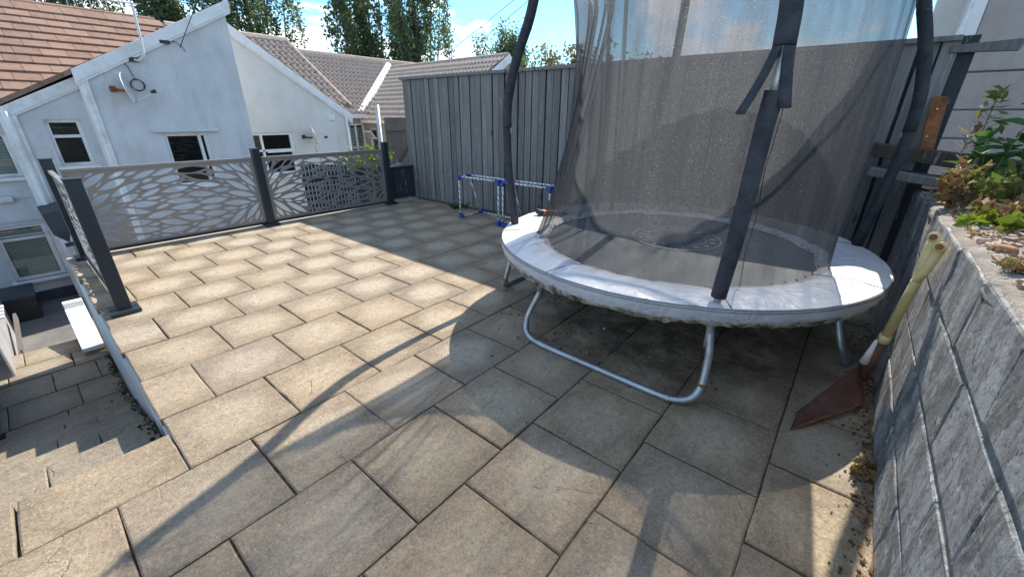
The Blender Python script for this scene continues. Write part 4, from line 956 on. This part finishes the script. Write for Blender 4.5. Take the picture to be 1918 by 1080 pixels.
mb = MB(); mb.bb(-7.06, -7.021, 3.05, 4.68, .3, .38); mb.bb(-7.06, -7.021, 3.05, 4.68, -.6, -.52); mb.build('rail', 'board_dark', t)
cen = []
for k in range(15):
    c_ = np.array([-6.5, 4.02, .66]) + rng.normal(size=3) * np.array([.12, .26, .09]); cen.append(c_ + rng.normal(size=(26, 3)) * .05)
t = thing('yellow_green_shrub', (-6.55, 3.95, -1.6), 'yellow-green shrub poking up behind the shaded leaf screen', 'shrub')
leaves('foliage', np.vstack(cen), .045, 'leaf_yellow', t, 1.9)
mb = MB()
for k in range(7): a = rng.normal(size=2) * .25; mb.tube([(-6.55, 3.95, -1.6), (-6.55 + a[0] * .3, 3.95 + a[1], -.4), (-6.55 + a[0] * .5, 3.95 + a[1] * 1.7, .75 + .2 * rng.random())], [.02, .012, .004], 5)
mb.build('stems', 'stem', t)

# ---- right hand house
h4 = thing('old_render_house', (1.6, 5.3, -.3), 'old house wall in pinkish grey render rising above the planted wall', 'house')
zs = [-.3, 1.18, 1.405, 1.69, 2.5, 3.6, 5.2]
for k, (a, c) in enumerate(zip(zs[:-1], zs[1:])):
    mb = MB(); mb.bb(.44, 5.5, 5.30 - .006 * (k % 2), 5.6, a + .006, c - .006); bevel(mb.build('render_band', 'render_pink', h4), .008)
mb = MB(); mb.bb(.44, 5.5, 5.33, 5.61, -.3, 5.2); mb.build('wall_core', 'render_grey', h4)
mb = MB(); mb.bb(.36, .437, 5.29, 5.6, .95, 1.92); mb.bb(.36, .437, 5.285, 5.6, 1.925, 5.2); bevel(mb.build('corner_quoin', 'paint_white', h4), .006)
mb = MB(); mb.bb(.16, .5, 6.2, 6.5, -.3, 4.8); mb.build('rear_wall', 'render_cream', h4)
mb = MB(); mb.prism([(.36, 5.6), (.36, 6.2), (.5, 6.2), (.5, 5.6)], 'z', -.3, 4.9); mb.build('side_wall', 'render_cream', h4)
mb = MB(); mb.tube([(.305, 5.15, 1.55), (.32, 5.15, 1.75), (.335, 5.15, 1.95), (.345, 5.15, 2.13)], [.02, .035, .024, .006], 10); mb.tube([(.345, 5.15, 2.12), (.348, 5.15, 2.2)], .006, 6)
tag(mb.build('folded_parasol', 'upvc', smooth=True), 'folded white parasol standing beyond the right end of the fence', 'parasol')
t = thing('rusty_post', (.31, 4.36, .8), 'rust-covered steel post behind the wall end near the fence', 'post')
mb = MB(); mb.prism([(.30, 1.085), (.375, 1.085), (.345, 1.48), (.262, 1.48)], 'y', 4.30, 4.35); bevel(mb.build('post_face', 'rust', t), .004)
for z in (1.40, 1.22): mb = MB(); mb.tube([(.31, 4.295, z), (.31, 4.302, z)], .006, 8); mb.build('bolt', 'hub', t)
# sleepers on the wall end
for pts, lab in (([(.03, 1.17), (.80, 1.09), (.80, .99), (.03, 1.08)], 'dark split timber sleeper, upper of two laid across the wall end'),
                 ([(.06, 1.005), (.50, .955), (.49, .895), (.045, .945)], 'pale grey timber plank, lower of two laid across the wall end')):
    t = thing('timber_sleeper', (.3, 4.18, .95), lab, 'timber', 'timbers lying across the end of the wall')
    mb = MB(); mb.prism(pts, 'y', 4.06 if 'pale' in lab else 4.12, 4.30); bevel(mb.build('timber', 'sleeper' if 'dark' in lab else 'board', t), .008)

# ================================================================== VEGETATION
def tree(name, x, y, h, wd, n, label, spires, z0=-1.6, lsize=.135):
    t = thing(name, (x, y, z0), label, 'tree', 'poplars behind the houses'); mb = MB(); cs = []
    mb.tube([(x, y, z0), (x + .1, y, z0 + h * .3), (x, y + .1, z0 + h * .85)], [.28, .2, .04], 8)
    for k in range(spires):
        a = 2 * math.pi * k / spires + rng.uniform(-.3, .3); q = wd * (.12 + .30 * (k % 3) / 2); bx, by = x + q * math.cos(a), y + q * math.sin(a)
        top = z0 + h * rng.uniform(.72, 1.0) * (1 - .22 * q / wd); base = z0 + h * rng.uniform(.10, .25)
        mb.tube([(x, y, base), (x + (bx - x) * .7, y + (by - y) * .7, base + h * .15), (bx, by, top - .5)], [.1, .07, .015], 5)
        for m_ in range(24):
            f = rng.random(); zc = base + (top - base) * f; rad = wd * .17 * (1 - .8 * f ** 2) + .15; an = rng.uniform(0, 6.28); rr2 = rad * math.sqrt(rng.random())
            c_ = np.array([x + (bx - x) * min(1, .4 + f) + rr2 * math.cos(an), y + (by - y) * min(1, .4 + f) + rr2 * math.sin(an), zc])
            cs.append(c_ + rng.normal(size=(n // (spires * 24), 3)) * np.array([.16, .16, .5]))
    leaves('crown', np.vstack(cs), lsize, 'leaf', t, 1.4, (0, 0, .4)); mb.build('trunk', 'bark', t)
tree('poplar_tree', -34.5, 4.0, 15, 9.5, 26000, 'poplar directly above the brown tiled roof at far left', 11)
tree('poplar_tree', -33.5, 8.6, 13, 6, 17000, 'poplar filling the sky just left of the gable peak', 8)
tree('poplar_tree', -32.0, 12.4, 16, 5.8, 17000, 'poplar rising right of the gable peak, above the cream house', 10)
tree('poplar_tree', -26.6, 17.2, 15, 5.2, 19000, 'broad many-stemmed poplar in the middle of the skyline, left half', 10)
tree('poplar_tree', -24.7, 19.6, 14.5, 5.2, 17000, 'broad many-stemmed poplar in the middle of the skyline, right half', 10)
tree('poplar_tree', -19.4, 22.9, 8.9, 4.2, 26000, 'small pointed poplar beside the left trampoline pole', 8, -1.6, .11)
t = thing('red_tipped_shrub', (-6.4, 10.1, -1.6), 'shrub with red and green leaf tips just above the fence cap', 'shrub'); cs = []; mb = MB()
for k in range(30):
    bx, by = -6.4 + rng.normal() * .6, 10.1 + rng.normal() * .45; top = 2.6 + rng.random() * .55
    mb.tube([(-6.4, 10.1, -1.6), (bx, by, 1.4), (bx + rng.normal() * .1, by, top)], [.03, .015, .004], 4)
    cs.append(np.c_[bx + rng.normal(size=110) * .10, by + rng.normal(size=110) * .10, rng.uniform(1.5, top, 110)])
leaves('foliage', np.vstack(cs), .055, 'leaf_red', t, 1.8); mb.build('stems', 'stem', t)
t = thing('thin_twig_shrub', (-4.9, 10.6, -1.6), 'thin leafy shoots above the fence seen through the net', 'shrub'); cs = []; mb = MB()
for k in range(12):
    bx, by = -4.9 + rng.normal() * .5, 10.6 + rng.normal() * .3; top = 2.5 + rng.random() * .35
    mb.tube([(-4.9, 10.6, -1.6), (bx, by, 1.4), (bx + rng.normal() * .1, by, top)], [.03, .012, .004], 4); cs.append(np.c_[bx + rng.normal(size=46) * .08, by + rng.normal(size=46) * .08, rng.uniform(1.7, top, 46)])
leaves('foliage', np.vstack(cs), .05, 'leaf_red', t, 1.8); mb.build('stems', 'stem', t)

# overhead wires
for a, c, lab in (((-19.1, 17.64, 4.65), (-14.1, 22.4, 9.55), 'upper overhead wire crossing the sky beside the poplars'), ((-18.9, 18.1, 4.35), (-15.0, 22.0, 8.4), 'lower overhead wire crossing the sky beside the poplars')):
    t = thing('overhead_wire', a, lab, 'wire', 'overhead wires'); mb = MB(); A, Cc = Vector(a), Vector(c); d_ = Cc - A
    mb.tube([A - d_ * .05, A + d_ * .3 - Vector((0, 0, .06)), A + d_ * .7 - Vector((0, 0, .06)), Cc, A + d_ * 2.2], .014, 5); mb.build('wire_run', 'wire', t)

# plants on the wall
def leaf_shape(l, w, mat):
    mb = MB(); n = 6; vs = []; fs = []
    for i in range(n + 1):
        f = i / n; hw = w / 2 * math.sin(math.pi * min(1, f ** .8)) ; z = -.25 * l * f * f
        vs += [(-hw, f * l, z + hw * .35), (0, f * l, z), (hw, f * l, z + hw * .35)]
    for i in range(n): a = 3 * i; fs += [(a, a + 1, a + 4, a + 3), (a + 1, a + 2, a + 5, a + 4)]
    mb.add(vs, fs); return mb.mesh('leaf', mat, smooth=True)
LB = [leaf_shape(.15, .10, 'leaf_broad'), leaf_shape(.11, .07, 'leaf_broad'), leaf_shape(.18, .125, 'leaf_broad')]
def broad(x, y, z, h, n, label, spread=.16):
    t = thing('broadleaf_weed', (x, y, z), label, 'plant', 'weeds growing on the wall'); mb = MB()
    for s_ in range(3):
        a = rng.uniform(0, 6.28); tx, ty = spread * .5 * math.cos(a), spread * .5 * math.sin(a)
        P_ = [Vector((x, y, z - .05)), Vector((x + tx * .5, y + ty * .5, z + h * .5)), Vector((x + tx, y + ty, z + h * (.7 + .15 * s_)))]
        mb.tube(P_, [.006, .004, .002], 5)
        for k in range(n // 3):
            f = .2 + .8 * k / (n // 3); p = P_[0].lerp(P_[2], f) + Vector((rng.normal() * .01, rng.normal() * .01, 0)); o = place(random.choice(LB), 'leaf', t, p)
            o.rotation_euler = (rng.uniform(-.3, .7), rng.uniform(-.4, .4), k * 2.4 + rng.uniform(-.5, .5)); o.scale = [rng.uniform(.42, .8)] * 3
    mb.build('stem', 'stem', t)
broad(.46, 3.45, .93, .34, 30, 'broad-leaved green weed nearest the timbers on the wall')
broad(.56, 3.55, .93, .40, 36, 'tall broad-leaved weed in the middle of the wall bed')
broad(.66, 3.35, .94, .38, 36, 'broad-leaved weed at the right edge of the photo, rear one')
broad(.74, 3.8, .95, .5, 27, 'broad-leaved weed at the back of the bed against the house wall')
t = thing('tall_seeding_weed', (.50, 3.75, .92), 'thin tall weed with feathery seed head in front of the pinkish wall', 'plant'); mb = MB(); cs = []
mb.tube([(.50, 3.75, .9), (.50, 3.75, 1.25), (.50, 3.74, 1.48)], [.005, .004, .002], 5)
for k in range(26):
    z = 1.2 + k * .011; a = k * 2.4; r_2 = .09 * (1 - k / 30); mb.tube([(.50, 3.75, z), (.50 + r_2 * math.cos(a), 3.75 + r_2 * math.sin(a), z + .03)], .0014, 4); cs.append([.50 + r_2 * math.cos(a), 3.75 + r_2 * math.sin(a), z + .03])
for k in range(50): cs.append([.50 + rng.normal() * .03, 3.75 + rng.normal() * .03, rng.uniform(.95, 1.3)])
leaves('foliage', np.array(cs), .03, 'grass_w', t, 2.6); mb.build('stem', 'stem', t)
t = thing('pink_flowering_weed', (.42, 3.5, .92), 'pale pink wispy weed head beside the broad leaves', 'plant'); mb = MB()
mb.tube([(.42, 3.5, .9), (.42, 3.5, 1.15), (.425, 3.5, 1.25)], [.004, .003, .002], 5); mb.build('stem', 'stem', t); mb = MB()
for k in range(22):
    a = rng.uniform(0, 6.28); z = rng.uniform(1.12, 1.28); l = rng.uniform(.03, .07); mb.tube([(.42, 3.5, z), (.42 + l * math.cos(a), 3.5 + l * math.sin(a) * .5, z + .02 + rng.uniform(-.01, .03))], .0016, 4)
mb.build('flower_head', simple('pale_pink', (.62, .42, .42), .7), t)
def clump(name, x, y, z, r, h, n, size, mat, label, cat='plant', group='weeds growing on the wall'):
    t = thing(name, (x, y, z), label, cat, group); k = max(4, n // 12); cs = []; mb = MB()
    for i in range(k):
        a = rng.uniform(0, 6.28); q = r * math.sqrt(rng.random()); tip = np.array([x + q * math.cos(a), y + q * math.sin(a), z + h * rng.uniform(.35, 1)])
        mb.tube([(x + q * .3 * math.cos(a), y + q * .3 * math.sin(a), z - .03), tuple(tip)], [.003, .0015], 4)
        f = rng.uniform(.25, 1, (n // k, 1)); base = np.array([x + q * .3 * math.cos(a), y + q * .3 * math.sin(a), z])
        cs.append(base * (1 - f) + tip * f + rng.normal(size=(n // k, 3)) * size * .5)
    leaves('foliage', np.vstack(cs), size, mat, t, 2.2); mb.build('stems', 'stem', t); return t
clump('orange_leaved_weed', .46, 3.2, .905, .12, .26, 220, .028, 'leaf_dry', 'orange and yellow withered weed in front of the green leaves')
clump('dry_red_weed', .60, 2.75, .92, .18, .09, 320, .028, 'leaf_dry', 'low dry reddish weed spreading over the rubble')
clump('bright_green_seedling', .49, 2.75, .905, .09, .07, 26, .034, 'leaf_yellow', 'bright lime seedling leaves on the rubble, left of the pair')
clump('bright_green_seedling', .56, 2.55, .92, .10, .07, 26, .036, 'leaf_yellow', 'bright lime seedling leaves on the rubble, right of the pair')
clump('bright_green_seedling', .42, 2.62, .905, .05, .06, 14, .03, 'leaf_yellow', 'tiny lime seedling at the wall edge by the shovel handle')
clump('red_stonecrop', .43, 1.80, .93, .045, .03, 160, .012, 'leaf_dry', 'small red stonecrop tuft on the wall top near the camera')
clump('grey_green_weed', .66, 2.45, .94, .16, .25, 260, .03, 'grass_w', 'tangled olive weed at the right photo edge')
clump('tangled_weed', .62, 3.05, .93, .22, .22, 260, .03, 'grass_w', 'tangled thin weed between the broad leaves and the dry red weed')
clump('fence_foot_weed', -4.72, 4.36, 0, .22, .09, 160, .03, 'leaf_broad', 'low green weed growing along the foot of the tall fence', 'plant', 'weeds at the fence foot')
clump('wall_foot_weed', .335, 1.86, .0, .05, .05, 240, .018, 'leaf_dry', 'dry brown weed tuft at the foot of the block wall', 'plant', 'weeds at the wall foot')
clump('dry_hanging_weed', .40, 3.0, .86, .05, -.12, 60, .022, 'leaf_dry', 'dry yellow weed hanging over the wall edge below the timbers')
# litter, rubble, twigs
n = 900; ys = rng.uniform(.9, 4.0, n); xs = .40 + np.abs(rng.normal(size=n)) * .22
pts = np.c_[xs, ys, [wtop(y) + .012 + .03 * max(0, x - .55) for x, y in zip(xs, ys)]]
tag(leaves('leaf_litter', pts, .017, 'leaf_dry', None, 1.5), kind='stuff')
pts = np.c_[.36 - np.abs(rng.normal(size=200)) * .03, rng.uniform(1.2, 3.4, 200), np.full(200, .008)]
tag(leaves('wall_foot_litter', pts, .014, 'leaf_dry', None, 1.8), kind='stuff')
def rubble(name, N, fx, s0, s1, mat):
    mb = MB()
    for _ in range(N):
        x, y, z = fx(); s_ = rng.uniform(s0, s1); q = [Vector((sx * rng.uniform(.6, 1), sy * rng.uniform(.6, 1), sz * rng.uniform(.4, .8))) * s_ / 2 for sz in (-1, 1) for sy in (-1, 1) for sx in (-1, 1)]
        rm = Matrix.Rotation(rng.uniform(0, 6.28), 3, 'Z') @ Matrix.Rotation(rng.uniform(-.5, .5), 3, 'X'); mb.add([rm @ p + Vector((x, y, z)) for p in q], [(0, 2, 3, 1), (4, 5, 7, 6), (0, 1, 5, 4), (2, 6, 7, 3), (0, 4, 6, 2), (1, 3, 7, 5)])
    return tag(mb.build(name, mat), kind='stuff')
def onw():
    y = rng.uniform(.9, 3.9); x = .42 + abs(rng.normal()) * .2; return x, y, wtop(y) + .006 + .03 * max(0, x - .55)
rubble('rubble', 420, onw, .008, .035, 'stone')
def big(name, x, y, z, dx, dy, dz, mat, lab, cat):
    mb = MB(); mb.box((x, y, z + dz / 2), (dx, dy, dz), rng.uniform(0, 3)); o = mb.build(name, mat); s_ = o.modifiers.new('sub', 'SUBSURF'); s_.levels = s_.render_levels = 2
    d = o.modifiers.new('disp', 'BEVEL'); d.width = .01; tag(o, lab, cat)
big('brick_lump', .455, 2.12, .905, .085, .06, .04, 'brickbit', 'reddish broken brick lump lying on the wall top', 'stone')
big('brick_lump', .55, 2.15, .925, .11, .08, .05, 'brickbit', 'larger brown stone lump right of the broken brick', 'stone')
big('flat_dark_stone', .46, 3.82, .90, .13, .09, .05, 'plinth', 'dark rounded stone at the end of the pale plank', 'stone')
big('pebble', -.998, 1.93, .0, .03, .024, .022, 'stone', 'pale pebble on the paving in front of the trampoline leg bar', 'stone')
big('pebble', -1.06, 2.27, .0, .034, .026, .024, 'stone', 'pale pebble on the paving behind the trampoline leg bar', 'stone')
for P_, lab in (([(.40, 3.5, .89), (.5, 3.4, .925), (.66, 3.3, .92)], 'longest bare twig on the wall beside the timbers'), ([(.47, 3.45, .90), (.56, 3.2, .93), (.6, 3.05, .92)], 'short bare twig on the wall pointing at the camera'), ([(.47, 2.5, .905), (.58, 2.55, .93), (.72, 2.62, .94)], 'thin pale runner stem among the lime seedlings')):
    mb = MB(); mb.tube(P_, [.004, .0035, .002], 5); tag(mb.build('twig', 'twig'), lab, 'twig', 'twigs on the wall')
# dirt and crumbs on the paving under the trampoline edge, along the wall foot, along the stair wall
def under():
    while True:
        x, y = rng.normal(-1.05, .42), rng.normal(2.35, .32)
        if x < .3 and rng.random() < .9: return x, y, .004
o = rubble('paving_crumbs', 200, under, .004, .014, 'joint')
def foot(): return .35 - abs(rng.normal()) * .05, rng.uniform(.6, 3.6), .004
rubble('wall_foot_debris', 320, foot, .004, .012, 'joint')
pts = np.c_[rng.uniform(-5.7, -2.2, 420), .09 - np.abs(rng.normal(size=420)) * .022, np.zeros(420)]
pts[:, 2] = [-RISE * max(0, sum(1 for q in NOS[:-1] if x < q)) + .01 for x in pts[:, 0]]
tag(leaves('stair_moss', pts, .016, 'moss', None, 1.6), kind='stuff')
